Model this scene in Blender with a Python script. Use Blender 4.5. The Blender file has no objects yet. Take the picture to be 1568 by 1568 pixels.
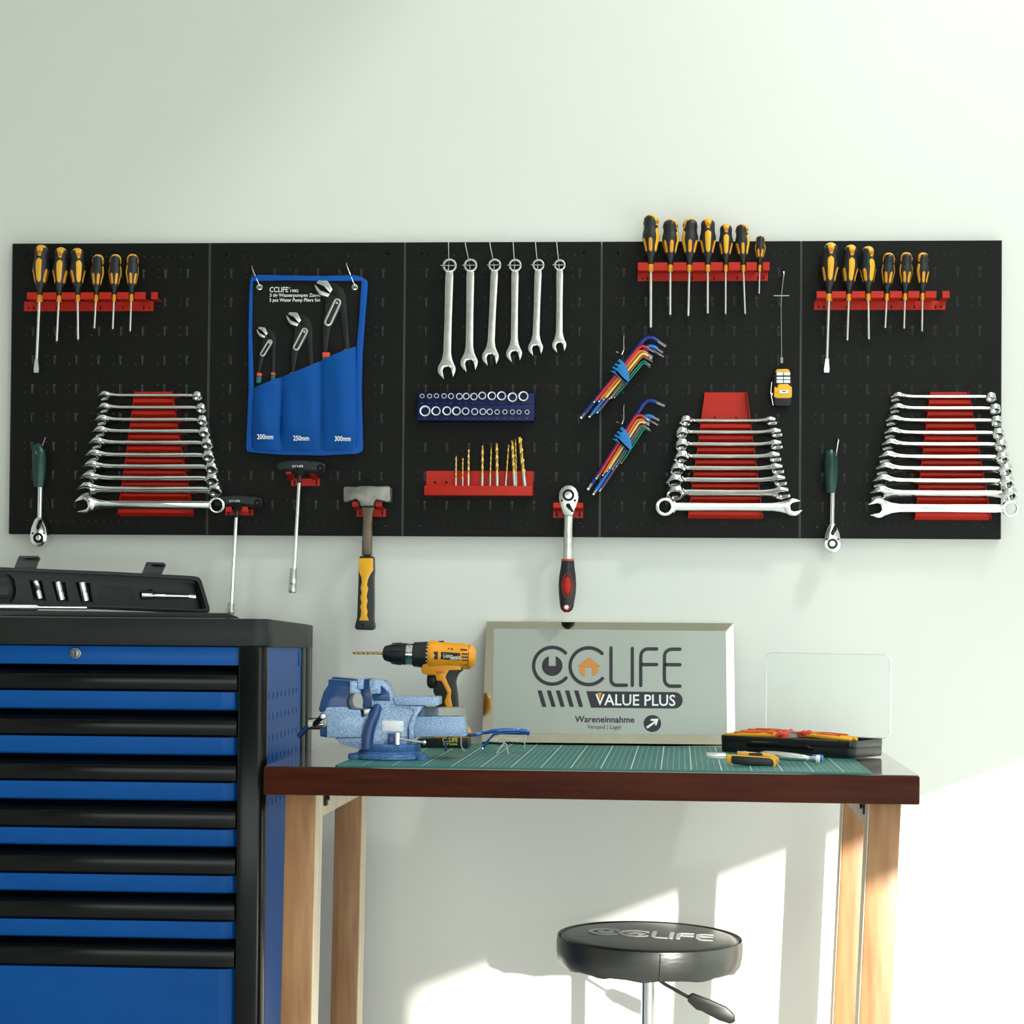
import bpy, bmesh, math, random
from mathutils import Vector, Matrix
from mathutils.geometry import tessellate_polygon
random.seed(7)
S = bpy.context.scene
COL = S.collection
PI = math.pi
R = math.radians

# ------------------------------------------------------------------ camera
FOC = 2800.0
PPX, PPY = 818.0, 905.0
_n = Vector((149, 47, 2800)).normalized()
_u = Vector((52600, 363, -2800)); _u = (_u - _n * _u.dot(_n)).normalized()
_z = _u.cross(_n)
CAM = Vector((0.0, -3.72, 1.047))
cd = bpy.data.cameras.new('camera'); cam = bpy.data.objects.new('camera', cd); COL.objects.link(cam)
cd.sensor_fit = 'HORIZONTAL'; cd.sensor_width = 36; cd.lens = FOC / 1568 * 36
cd.shift_x = -(PPX - 784) / 1568; cd.shift_y = (PPY - 784) / 1568
cd.clip_start = 0.05
rt = Vector((_u.x, _n.x, _z.x)); up = -Vector((_u.y, _n.y, _z.y)); bk = -Vector((_u.z, _n.z, _z.z))
cam.matrix_world = Matrix(((rt.x, up.x, bk.x, CAM.x), (rt.y, up.y, bk.y, CAM.y), (rt.z, up.z, bk.z, CAM.z), (0, 0, 0, 1)))
S.camera = cam

# ------------------------------------------------------------------ light
S.view_settings.view_transform = 'Standard'; S.view_settings.look = 'None'
S.view_settings.exposure = 0.0; S.view_settings.gamma = 1.0
S.view_settings.use_curve_mapping = False
w = bpy.data.worlds.new('daylight'); S.world = w; w.use_nodes = True
bg = w.node_tree.nodes['Background']; bg.inputs[0].default_value = (0.84, 0.97, 0.97, 1); bg.inputs[1].default_value = 3.0

def lamp(kind, name, loc, direction, energy, color, **kw):
    d = bpy.data.lights.new(name, kind); o = bpy.data.objects.new(name, d); COL.objects.link(o)
    o.location = loc; o.rotation_euler = Vector(direction).to_track_quat('-Z', 'Y').to_euler()
    d.energy = energy; d.color = color
    for k, v in kw.items(): setattr(d, k, v)
    return o
# low afternoon sun coming through the big window in the right-hand wall
lamp('SUN', 'sun', (3, -3, 3), (-0.45, 1.0, -0.18), 9.5, (1.0, 0.95, 0.86), angle=R(0.7))
# soft daylight from the tall glazed part of the right-hand side, nearer the viewer
lamp('AREA', 'side_daylight', (1.5, -4.2, 2.15), (-0.75, 1.0, -0.12), 40, (0.96, 1.0, 0.97), shape='RECTANGLE', size=2.6, size_y=1.9)
# added unseen fill low behind the viewer, lifts the lower and left wall
lamp('AREA', 'front_fill', (-0.5, -6.35, 0.75), (0.02, 1.0, -0.02), 46, (0.93, 1.0, 0.98), shape='RECTANGLE', size=3.6, size_y=1.2)
# bright sky seen through the roof light
lamp('AREA', 'roof_light_sky', (2.45, -1.9, 5.3), (-0.62, 0.5, -0.86), 88, (0.95, 1.0, 1.0), shape='DISK', size=0.42)

# ------------------------------------------------------------------ helpers
def ray(px, py):
    d = Vector(((px - PPX) / FOC, (py - PPY) / FOC, 1.0))
    return Vector((d.dot(_u), d.dot(_n), d.dot(_z)))
def W(px, py, Y):
    d = ray(px, py); return CAM + d * ((Y - CAM.y) / d.y)
def G(px, py, Z):
    d = ray(px, py); return CAM + d * ((Z - CAM.z) / d.z)
def cr(s, ox, oy):
    return lambda x, y: (ox + x / s, oy + y / s)

def mat(name, col, rough=0.5, metal=0.0, coat=0.0, var=0.06, scale=18.0, bump=0.0, bscale=60.0, trans=0.0, ior=1.45, stretch=None, spec=None, col2=None, cfac=None):
    m = bpy.data.materials.new(name); m.use_nodes = True
    nt = m.node_tree; N = nt.nodes; Lk = nt.links; b = N['Principled BSDF']
    b.inputs['Roughness'].default_value = rough; b.inputs['Metallic'].default_value = metal
    b.inputs['Coat Weight'].default_value = coat; b.inputs['Coat Roughness'].default_value = 0.08
    b.inputs['IOR'].default_value = ior; b.inputs['Transmission Weight'].default_value = trans
    if spec is not None: b.inputs['Specular IOR Level'].default_value = spec
    tc = N.new('ShaderNodeTexCoord'); mp = N.new('ShaderNodeMapping'); Lk.new(tc.outputs['Object'], mp.inputs[0])
    if stretch: mp.inputs['Scale'].default_value = stretch
    nz = N.new('ShaderNodeTexNoise'); nz.inputs['Scale'].default_value = scale; nz.inputs['Detail'].default_value = 4
    Lk.new(mp.outputs[0], nz.inputs['Vector'])
    rp = N.new('ShaderNodeValToRGB'); Lk.new(nz.outputs['Fac'], rp.inputs[0])
    c2 = col2 if col2 else tuple(c * (1 - var) for c in col); c1 = col if col2 else tuple(min(1, c * (1 + var)) for c in col)
    lo, hi = cfac if cfac else (0.35, 0.65)
    rp.color_ramp.elements[0].position = lo; rp.color_ramp.elements[1].position = hi
    rp.color_ramp.elements[0].color = (*c2, 1); rp.color_ramp.elements[1].color = (*c1, 1)
    Lk.new(rp.outputs[0], b.inputs['Base Color'])
    if bump:
        n2 = N.new('ShaderNodeTexNoise'); n2.inputs['Scale'].default_value = bscale; n2.inputs['Detail'].default_value = 3
        Lk.new(mp.outputs[0], n2.inputs['Vector'])
        bp = N.new('ShaderNodeBump'); bp.inputs['Strength'].default_value = bump; bp.inputs['Distance'].default_value = 0.001
        Lk.new(n2.outputs['Fac'], bp.inputs['Height']); Lk.new(bp.outputs[0], b.inputs['Normal'])
    return m

M = {}
M['wall'] = mat('painted_wall', (0.745, 0.742, 0.690), 0.42, var=0.012, scale=1.3, bump=0.02, bscale=30)
M['wallfront'] = mat('grey_front_wall', (0.15, 0.155, 0.145), 0.7, var=0.05, scale=2)
M['floor'] = mat('concrete_floor', (0.60, 0.62, 0.60), 0.5, var=0.04, scale=3)
M['ceil'] = mat('ceiling_paint', (0.72, 0.73, 0.70), 0.8)
M['frame'] = mat('window_frame_paint', (0.5, 0.5, 0.5), 0.5)
M['board'] = mat('black_powder_coat', (0.0050, 0.0050, 0.0040), 0.5, bump=0.12, bscale=900, spec=0.20)
M['red'] = mat('red_powder_coat', (0.47, 0.017, 0.006), 0.42, var=0.04, spec=0.3)
M['chrome'] = mat('chrome', (0.76, 0.77, 0.75), 0.15, 1.0, var=0.03)
M['satin'] = mat('satin_steel', (0.62, 0.63, 0.58), 0.30, 0.95, var=0.08, scale=60, bump=0.08, bscale=300)
M['steel'] = mat('steel', (0.55, 0.56, 0.52), 0.3, 0.9, var=0.1)
M['rod'] = mat('ground_steel_rod', (0.72, 0.73, 0.70), 0.33, 1.0, var=0.02)
M['socketrim'] = mat('bright_nickel', (0.80, 0.81, 0.78), 0.32, 0.55, var=0.02)
M['wire'] = mat('zinc_wire', (0.42, 0.42, 0.40), 0.3, 1.0)
M['dark_tip'] = mat('blackened_steel', (0.02, 0.02, 0.02), 0.4, 0.5)
M['black'] = mat('black_rubber', (0.014, 0.016, 0.016), 0.42, var=0.15)
M['blackgloss'] = mat('black_gloss_paint', (0.003, 0.0035, 0.003), 0.2, coat=0.0, spec=0.3)
M['blackplastic'] = mat('black_plastic', (0.013, 0.015, 0.014), 0.35, spec=0.32, bump=0.05, bscale=500)
M['greyplastic'] = mat('dark_grey_plastic', (0.012, 0.015, 0.014), 0.42, spec=0.32, bump=0.05, bscale=500)
M['yellow'] = mat('yellow_plastic', (0.86, 0.42, 0.018), 0.33, var=0.05)
M['orange'] = mat('orange_yellow_plastic', (0.83, 0.33, 0.014), 0.34, var=0.05)
M['amber'] = mat('amber_inlay', (0.62, 0.17, 0.012), 0.35)
M['blue'] = mat('blue_enamel', (0.000, 0.070, 0.29), 0.34, coat=0.0, spec=0.22, var=0.03)
M['cloth'] = mat('blue_pouch_cloth', (0.000, 0.068, 0.30), 0.6, bump=0.2, bscale=900, spec=0.2)
M['clothd'] = mat('blue_binding', (0.001, 0.078, 0.37), 0.5, spec=0.25, bump=0.15, bscale=700)
M['blackcloth'] = mat('black_pouch_cloth', (0.008, 0.008, 0.007), 0.7, spec=0.2)
M['white'] = mat('white_print', (0.80, 0.81, 0.78), 0.5)
M['paper'] = mat('white_label', (0.82, 0.82, 0.84), 0.4)
M['print'] = mat('black_print', (0.022, 0.018, 0.026), 0.45)
M['orangep'] = mat('orange_print', (0.60, 0.23, 0.045), 0.45)
M['navytray'] = mat('navy_plastic', (0.0025, 0.007, 0.062), 0.45, spec=0.3)
M['green'] = mat('dark_green_rubber', (0.003, 0.036, 0.028), 0.3)
M['teal'] = mat('teal_grip', (0.005, 0.13, 0.16), 0.5)
M['gold'] = mat('titanium_coating', (0.66, 0.43, 0.12), 0.26, 1.0, var=0.12)
M['woodtop'] = mat('varnished_mahogany', (0.062, 0.012, 0.0035), 0.42, coat=0.0, spec=0.12, var=0.3, scale=5, stretch=(1, 8, 14), col2=(0.036, 0.0065, 0.002), bump=0.02)
M['tabletop'] = mat('polished_dark_top', (0.05, 0.03, 0.02), 0.07, coat=0.7, var=0.2, scale=5, stretch=(1, 6, 6))
M['leg'] = mat('oak_leg', (0.43, 0.225, 0.095), 0.42, scale=7, stretch=(9, 9, 0.9), col2=(0.27, 0.120, 0.045), cfac=(0.3, 0.7), bump=0.12, bscale=14)
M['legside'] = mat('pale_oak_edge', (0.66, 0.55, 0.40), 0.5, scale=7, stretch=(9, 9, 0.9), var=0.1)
M['seat'] = mat('black_vinyl', (0.022, 0.024, 0.021), 0.30, bump=0.35, bscale=55, stretch=(1, 1, 3.5))
M['mirror'] = mat('polished_stainless', (0.50, 0.46, 0.37), 0.07, 1.0, var=0.05, scale=6, bump=0.35, bscale=9)
M['signface'] = mat('satin_sign_face', (0.40, 0.42, 0.38), 0.32, 0.30, var=0.03, scale=5)
M['clear'] = mat('clear_plastic', (0.97, 0.99, 0.98), 0.03, trans=1.0, ior=1.12, var=0.005)
M['lens'] = mat('clear_lens', (0.96, 0.98, 0.98), 0.02, trans=1.0, ior=1.25, var=0.005)
M['glassblue'] = mat('blue_spectacle_frame', (0.01, 0.10, 0.42), 0.2, coat=0.4)
M['redinsul'] = mat('red_insulation', (0.72, 0.07, 0.03), 0.35)
M['hammerhead'] = mat('forged_steel', (0.24, 0.235, 0.20), 0.38, 0.75, var=0.25, scale=40, bump=0.1)
M['hammershaft'] = mat('bronze_shaft', (0.16, 0.12, 0.085), 0.4, 0.6, var=0.2, scale=20)
M['greymark'] = mat('grey_print', (0.10, 0.11, 0.105), 0.5)

def hammertone(name='blue_hammertone', k1=(0.13, 0.25, 0.48, 1), k2=(0.46, 0.58, 0.74, 1)):
    m = mat(name, (0.03, 0.11, 0.34), 0.26, coat=0.3)
    nt = m.node_tree; N = nt.nodes; Lk = nt.links; b = N['Principled BSDF']
    tc = N.new('ShaderNodeTexCoord'); v = N.new('ShaderNodeTexNoise'); v.inputs['Scale'].default_value = 620; v.inputs['Detail'].default_value = 2
    Lk.new(tc.outputs['Object'], v.inputs['Vector'])
    rp = N.new('ShaderNodeValToRGB'); rp.color_ramp.elements[0].position = 0.40; rp.color_ramp.elements[1].position = 0.64
    rp.color_ramp.elements[0].color = k1; rp.color_ramp.elements[1].color = k2
    Lk.new(v.outputs['Fac'], rp.inputs[0]); Lk.new(rp.outputs[0], b.inputs['Base Color'])
    bp = N.new('ShaderNodeBump'); bp.inputs['Strength'].default_value = 0.4; bp.inputs['Distance'].default_value = 0.0008
    Lk.new(v.outputs['Fac'], bp.inputs['Height']); Lk.new(bp.outputs[0], b.inputs['Normal'])
    return m
M['hammer'] = hammertone()
M['hbase'] = hammertone('dark_blue_hammertone', (0.015, 0.075, 0.25, 1), (0.07, 0.19, 0.42, 1))
M['vblue'] = mat('dark_blue_casting', (0.008, 0.048, 0.17), 0.3, coat=0.2, bump=0.1, bscale=120)

def cutting_mat():
    m = mat('cutting_mat_print', (0.02, 0.16, 0.13), 0.45)
    nt = m.node_tree; N = nt.nodes; Lk = nt.links; b = N['Principled BSDF']
    tc = N.new('ShaderNodeTexCoord'); sx = N.new('ShaderNodeSeparateXYZ'); Lk.new(tc.outputs['Object'], sx.inputs[0])
    def op(o, a, c=None):
        n = N.new('ShaderNodeMath'); n.operation = o
        for i, q in enumerate((a, c)):
            if q is None: continue
            if isinstance(q, (int, float)): n.inputs[i].default_value = q
            else: Lk.new(q, n.inputs[i])
        return n.outputs[0]
    def line(ax, p, wd):
        q = op('ABSOLUTE', op('SUBTRACT', op('FRACT', op('ADD', op('DIVIDE', sx.outputs[ax], p), 0.5)), 0.5))
        return op('LESS_THAN', q, wd / p / 2)
    mx = lambda a, c: op('MAXIMUM', a, c)
    fac = mx(mx(op('MULTIPLY', line(0, 0.01, 0.0009), 0.42), op('MULTIPLY', line(1, 0.01, 0.0007), 0.22)),
             mx(op('MULTIPLY', line(0, 0.05, 0.0017), 0.95), op('MULTIPLY', line(1, 0.05, 0.001), 0.5)))
    inx = op('LESS_THAN', op('ABSOLUTE', sx.outputs[0]), 0.435); iny = op('LESS_THAN', op('ABSOLUTE', sx.outputs[1]), 0.289)
    fac = op('MULTIPLY', fac, op('MULTIPLY', inx, iny))
    mixn = N.new('ShaderNodeMix'); mixn.data_type = 'RGBA'
    mixn.inputs[6].default_value = (0.012, 0.135, 0.115, 1); mixn.inputs[7].default_value = (0.55, 0.72, 0.62, 1)
    Lk.new(fac, mixn.inputs[0]); Lk.new(mixn.outputs[2], b.inputs['Base Color'])
    return m
M['mat'] = cutting_mat()

class MB:
    def __init__(s): s.v = []; s.f = []
    def add(s, vs, fs):
        o = len(s.v); s.v += [Vector(q) for q in vs]; s.f += [[i + o for i in q] for q in fs]; return s
    def mark(s): return len(s.v)
    def xf(s, mtx, a=0):
        for i in range(a, len(s.v)): s.v[i] = mtx @ s.v[i]
        return s
    def box(s, x0, y0, z0, x1, y1, z1):
        vs = [(x, y, z) for x in (x0, x1) for y in (y0, y1) for z in (z0, z1)]
        return s.add(vs, [(0, 1, 3, 2), (4, 6, 7, 5), (0, 4, 5, 1), (2, 3, 7, 6), (0, 2, 6, 4), (1, 5, 7, 3)])
    def prism(s, poly, y0, y1):          # polygon in XZ, swept in Y
        n = len(poly)
        vs = [(p[0], y0, p[1]) for p in poly] + [(p[0], y1, p[1]) for p in poly]
        return s.add(vs, [list(range(n)), list(range(2 * n - 1, n - 1, -1))] + [(i, (i + 1) % n, n + (i + 1) % n, n + i) for i in range(n)])
    def sweep(s, a, b):                  # two matching 3D loops
        n = len(a)
        return s.add(list(a) + list(b), [list(range(n)), list(range(2 * n - 1, n - 1, -1))] + [(i, (i + 1) % n, n + (i + 1) % n, n + i) for i in range(n)])
    def holed(s, outer, holes, y0, y1):
        loops = [outer] + holes
        tri = tessellate_polygon([[Vector((p[0], p[1], 0)) for p in l] for l in loops])
        flat = [p for l in loops for p in l]; n = len(flat)
        vs = [(p[0], y0, p[1]) for p in flat] + [(p[0], y1, p[1]) for p in flat]
        fs = [list(t) for t in tri] + [[i + n for i in reversed(t)] for t in tri]
        o = 0
        for l in loops:
            k = len(l)
            fs += [(o + i, o + (i + 1) % k, n + o + (i + 1) % k, n + o + i) for i in range(k)]
            o += k
        return s.add(vs, fs)
    def lathe(s, prof, n=24, axis='z', c=(0, 0, 0), sx=1.0, sy=1.0):    # prof: (radius, height)
        vs = []
        for r, h in prof:
            for i in range(n):
                a = 2 * PI * i / n; vs.append((r * math.cos(a) * sx, r * math.sin(a) * sy, h))
        fs = [(j * n + i, j * n + (i + 1) % n, (j + 1) * n + (i + 1) % n, (j + 1) * n + i) for j in range(len(prof) - 1) for i in range(n)]
        if prof[0][0] > 1e-6: fs.append(list(range(n - 1, -1, -1)))
        if prof[-1][0] > 1e-6: fs.append([(len(prof) - 1) * n + i for i in range(n)])
        c = Vector(c); q = {'z': Matrix.Identity(3), 'x': Matrix.Rotation(PI / 2, 3, 'Y'), 'y': Matrix.Rotation(-PI / 2, 3, 'X'), '-y': Matrix.Rotation(PI / 2, 3, 'X')}[axis]
        return s.add([c + q @ Vector(p) for p in vs], fs)
    def tube(s, path, r, n=8, flat=1.0):
        P_ = [Vector(p) for p in path]; m = len(P_)
        rr = r if isinstance(r, (list, tuple)) else [r] * m
        ref = None; vs = []
        for i, p in enumerate(P_):
            t = (P_[min(i + 1, m - 1)] - P_[max(i - 1, 0)]).normalized()
            if ref is None:
                ref = t.orthogonal().normalized() if abs(t.y) > 0.95 else (Vector((0, 1, 0)) - t * t.y).normalized()
            else: ref = (ref - t * ref.dot(t)).normalized()
            b = t.cross(ref)
            for k in range(n):
                a = 2 * PI * (k + 0.5) / n; vs.append(p + ref * (math.cos(a) * rr[i] * flat) + b * (math.sin(a) * rr[i]))
        fs = [(j * n + i, j * n + (i + 1) % n, (j + 1) * n + (i + 1) % n, (j + 1) * n + i) for j in range(m - 1) for i in range(n)]
        fs += [list(range(n - 1, -1, -1)), [(m - 1) * n + i for i in range(n)]]
        return s.add(vs, fs)
    def ball(s, c, r, n=10, sc=(1, 1, 1)):
        prof = [(r * math.sin(PI * i / n), -r * math.cos(PI * i / n)) for i in range(n + 1)]
        a = s.mark(); s.lathe(prof, n + 4)
        return s.xf(Matrix.Translation(c) @ Matrix.Diagonal((*sc, 1)), a)
    def build(s, name, m, parent=None, bevel=0.0, seg=2, ang=35, origin=None, kind=None, label=None):
        me = bpy.data.meshes.new(name); bm = bmesh.new()
        o3 = Vector(origin) if origin is not None else Vector((0, 0, 0))
        vv = [bm.verts.new(q - o3) for q in s.v]
        for q in s.f:
            try: bm.faces.new([vv[i] for i in q])
            except ValueError: pass
        bmesh.ops.remove_doubles(bm, verts=bm.verts, dist=1e-6)
        bmesh.ops.recalc_face_normals(bm, faces=bm.faces)
        if bevel:
            es = [e for e in bm.edges if len(e.link_faces) == 2 and e.calc_face_angle(0) > R(32)]
            bmesh.ops.bevel(bm, geom=es, offset=bevel, segments=seg, profile=0.5, affect='EDGES', clamp_overlap=True)
        bm.to_mesh(me); bm.free()
        me.polygons.foreach_set('use_smooth', [True] * len(me.polygons))
        me.set_sharp_from_angle(angle=R(ang))
        me.materials.append(M[m] if isinstance(m, str) else m)
        o = bpy.data.objects.new(name, me); COL.objects.link(o)
        if parent is not None: o.parent = parent
        elif origin is not None: o.location = o3
        if kind: o['kind'] = kind
        if label: o['label'] = label
        return o

def tag(o, label, cat, group=None):
    o['label'] = label; o['category'] = cat
    if group: o['group'] = group
    return o
def thing(name, label, cat, loc=(0, 0, 0), rot=None, group=None):
    o = bpy.data.objects.new(name, None); COL.objects.link(o); o.empty_display_size = 0.02
    mtx = Matrix.Translation(loc) @ (rot.to_4x4() if rot is not None else Matrix.Identity(4))
    o.matrix_world = mtx; o.location, o.rotation_quaternion, _s = mtx.decompose(); o.rotation_euler = o.rotation_quaternion.to_euler()
    return tag(o, label, cat, group)
def struct(o): o['kind'] = 'structure'; return o
def dup(root, loc, rot=None, label=None, group=None):
    r = root.copy(); COL.objects.link(r); r.location = loc
    if rot is not None: r.rotation_euler = rot
    if label: r['label'] = label
    if group: r['group'] = group
    for ch in list(root.children):
        c = ch.copy(); COL.objects.link(c); c.parent = r
        for g in ch.children:
            d = g.copy(); COL.objects.link(d); d.parent = c
    return r

def Lf(o):
    """local-coordinate reader for a thing: image point on the plane Y -> local xyz"""
    inv = o.matrix_world.inverted()
    return lambda px, py, Y: inv @ W(px, py, Y)
def poly_at(conv, pts, Y, o):
    inv = Vector(o) if not hasattr(o, 'matrix_world') else o.matrix_world.translation
    out = []
    for p in pts:
        q = W(*conv(*p), Y) - inv; out.append((q.x, q.z))
    return out

def text(body, name, m, parent, box, y, ext=0.0003, bold=0.0, plane='xz', label=None, shear=0.0):
    """lettering stretched into box (x0, z0, x1, z1) of the parent's local plane"""
    cu = bpy.data.curves.new('t', 'FONT'); cu.body = body; cu.size = 1; cu.extrude = 0; cu.offset = bold; cu.shear = shear
    cu.resolution_u = 3
    t = bpy.data.objects.new('t', cu); COL.objects.link(t)
    bpy.context.view_layer.update()
    me = bpy.data.meshes.new_from_object(t.evaluated_get(bpy.context.evaluated_depsgraph_get()))
    bpy.data.objects.remove(t)
    xs = [v.co.x for v in me.vertices]; ys = [v.co.y for v in me.vertices]
    x0, x1, y0, y1 = min(xs), max(xs), min(ys), max(ys)
    bx0, bz0, bx1, bz1 = box
    for v in me.vertices:
        a = bx0 + (v.co.x - x0) / (x1 - x0) * (bx1 - bx0); b = bz0 + (v.co.y - y0) / (y1 - y0) * (bz1 - bz0)
        v.co = (a, y, b) if plane == 'xz' else (a, b, y)
    me.name = name; me.materials.clear(); me.materials.append(M[m])
    o = bpy.data.objects.new(name, me); COL.objects.link(o); o.parent = parent
    if label: o['label'] = label
    return o

def stroke(mb, pts, wd, y0, y1, cap=6):
    """flat line with round ends in XZ"""
    def disc(c, r):
        mb.prism([(c[0] + r * math.cos(2 * PI * i / 12), c[1] + r * math.sin(2 * PI * i / 12)) for i in range(12)], y0, y1)
    r = wd / 2; L_, R_ = [], []
    P_ = [Vector((p[0], p[1])) for p in pts]
    for i, p in enumerate(P_):
        t = (P_[min(i + 1, len(P_) - 1)] - P_[max(0, i - 1)]).normalized(); n = Vector((-t.y, t.x)) * r
        L_.append(p + n); R_.append(p - n)
    for i in range(len(P_) - 1):
        mb.prism([L_[i], L_[i + 1], R_[i + 1], R_[i]], y0, y1)
    disc(P_[0], r); disc(P_[-1], r)
def circle(cx, cz, r, n=24, a0=0): return [(cx + r * math.cos(a0 + 2 * PI * i / n), cz + r * math.sin(a0 + 2 * PI * i / n)) for i in range(n)]
def rrect(x0, z0, x1, z1, r, n=4):
    out = []
    for cx, cz, a in ((x1 - r, z1 - r, 0), (x0 + r, z1 - r, PI / 2), (x0 + r, z0 + r, PI), (x1 - r, z0 + r, 1.5 * PI)):
        out += [(cx + r * math.cos(a + PI / 2 * i / n), cz + r * math.sin(a + PI / 2 * i / n)) for i in range(n + 1)]
    return out

# ------------------------------------------------------------------ room shell
struct(MB().box(-3.5, 0, 0, 2.6, 0.15, 3.3).build('wall_back', 'wall'))
struct(MB().box(-3.5, -6.5, -0.1, 2.6, 0.15, 0).build('floor', 'floor'))
RX = 1.60
# right wall with low wide windows (their head throws the slanting edge of the sun patch)
rw = MB(); HD = 1.17
rw.box(RX, -6.5, HD, RX + 0.2, -0.0, 3.3)
rw.box(RX, -6.5, 0, RX + 0.2, -0.0, 0.10)
rw.box(RX, -5.10, 0.10, RX + 0.12, -4.78, HD)
rw.box(RX + 1.0, -6.5, 3.3, RX + 1.2, 0.15, 4.35)  # added unseen parapet, keeps the sun out of the roof opening
struct(rw.build('wall_right', 'wall'))
struct(MB().box(-3.65, -6.5, 0, -3.5, 0.15, 3.3).build('wall_left', 'wall'))
struct(MB().box(-3.65, -6.65, 0, 1.8, -6.5, 3.3).build('wall_front', 'wallfront'))
# ceiling with a roof light opening
cm = MB()
cm.box(-3.5, -6.5, 3.3, 0.47, 0.15, 3.42)
cm.box(0.47, -6.5, 3.3, 2.6, -3.6, 3.42)
struct(cm.build('ceiling', 'ceil'))

# ------------------------------------------------------------------ pegboards
BF = -0.022
BX = [-1.281, -0.8685, -0.4665, -0.0655, 0.3365, 0.737]
BZ0, BZ1 = 1.218, 1.817
def pegboard_mesh():
    mb = MB(); edges = MB(); w_, h_ = 0.4003, BZ1 - BZ0
    cw, ch = 0.04465, 0.0592; mx = (w_ - 8 * cw) / 2; mz = (h_ - 9 * ch) / 2
    F = 0.0
    def quad(x0, z0, x1, z1):
        mb.add([(x0, F, z0), (x1, F, z0), (x1, F, z1), (x0, F, z1)], [(0, 1, 2, 3)])
    def cell(x0, z0, x1, z1, hole):
        cx, cz, hw, hh, k = hole
        if k == 'slot': H = [(cx - hw, cz + hh), (cx - hw * 0.55, cz + hh * 0.35), (cx - hw * 0.55, cz - hh), (cx, cz - hh * 1.1), (cx + hw * 0.55, cz - hh), (cx + hw * 0.55, cz + hh * 0.35), (cx + hw, cz + hh), (cx, cz + hh * 1.08)]
        else: H = [(cx + hw * math.cos(a), cz + hw * math.sin(a)) for a in (R(135), R(180), R(225), R(270), R(315), 0, R(45), R(90))]
        O = [(x0, z1), (x0, (z0 + z1) / 2), (x0, z0), ((x0 + x1) / 2, z0), (x1, z0), (x1, (z0 + z1) / 2), (x1, z1), ((x0 + x1) / 2, z1)]
        n = 8; d = 0.0012
        e = .0009 if k == 'slot' else .0006
        def ins(p):
            v = Vector((p[0] - cx, p[1] - cz)); q = Vector((abs(v.x), abs(v.y)))
            return (p[0] - math.copysign(min(e, q.x * .8), v.x), p[1] - math.copysign(min(e, q.y * .8), v.y))
        H2 = [ins(p) for p in H]
        vs = [(p[0], F, p[1]) for p in O] + [(p[0], F, p[1]) for p in H]
        mb.add(vs, [(i, (i + 1) % n, n + (i + 1) % n, n + i) for i in range(n)])
        vs = [(p[0], F, p[1]) for p in H] + [(p[0], F + .0008, p[1]) for p in H2]
        edges.add(vs, [(i, (i + 1) % n, n + (i + 1) % n, n + i) for i in range(n)])
        vs = [(p[0], F + .0008, p[1]) for p in H2] + [(p[0], F + .0016, p[1]) for p in H2]
        mb.add(vs, [(i, (i + 1) % n, n + (i + 1) % n, n + i) for i in range(n)])
    for j in range(9):
        for i in range(8):
            x = mx + i * cw; z = mz + j * ch
            cx = x + cw / 2
            xa = x + cw * 0.36
            quad(x, z, xa, z + ch * 0.28); quad(x, z + ch * 0.78, xa, z + ch)
            cell(x, z + ch * 0.28, xa, z + ch * 0.53, (cx - 0.0135, z + ch * 0.37, 0.0016, 0.0016, 'dot'))
            cell(x, z + ch * 0.53, xa, z + ch * 0.78, (cx - 0.0135, z + ch * 0.64, 0.0016, 0.0016, 'dot'))
            cell(xa, z, x + cw, z + ch, (cx + 0.0008, z + ch * 0.5, 0.0036, 0.0088, 'slot'))
    quad(0, 0, w_, mz - 0.012)
    nd = 26; dw = w_ / nd
    for i in range(nd):
        for z0 in (mz - 0.012,):
            x = i * dw
            if 2 <= i < nd - 2: cell(x, z0, x + dw, mz, (x + dw / 2, z0 + 0.006, 0.0016, 0, 'dot'))
            else: quad(x, z0, x + dw, mz)
    z0 = mz + 9 * ch
    for i in range(nd):
        x = i * dw
        if 2 <= i < nd - 2: cell(x, z0, x + dw, z0 + 0.012, (x + dw / 2, z0 + 0.006, 0.0016, 0, 'dot'))
        else: quad(x, z0, x + dw, z0 + 0.012)
    quad(0, z0 + 0.012, w_, h_)
    quad(0, mz, mx, mz + 9 * ch); quad(w_ - mx, mz, w_, mz + 9 * ch)
    return mb, edges, w_, h_
pm, pedge, PW_, PH_ = pegboard_mesh()
M['edgelight'] = mat('painted_edge_highlight', (0.09, 0.09, 0.085), 0.4, var=0.15, scale=9)  # lighter grey puts the light caught by the rim edges into the colour
M['punched'] = mat('punched_edge_highlight', (0.060, 0.060, 0.055), 0.4, var=0.2, scale=40)  # lighter grey paints in the light caught by the hole edges
pos = ['far left pegboard, with six screwdrivers at its top', 'second pegboard from the left, behind the blue pliers pouch', 'middle pegboard, with six wrenches hung on wire hooks',
       'fourth pegboard from the left, with the hex keys and tape measure', 'far right pegboard, its right edge free on the wall']
pb0 = None
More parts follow.
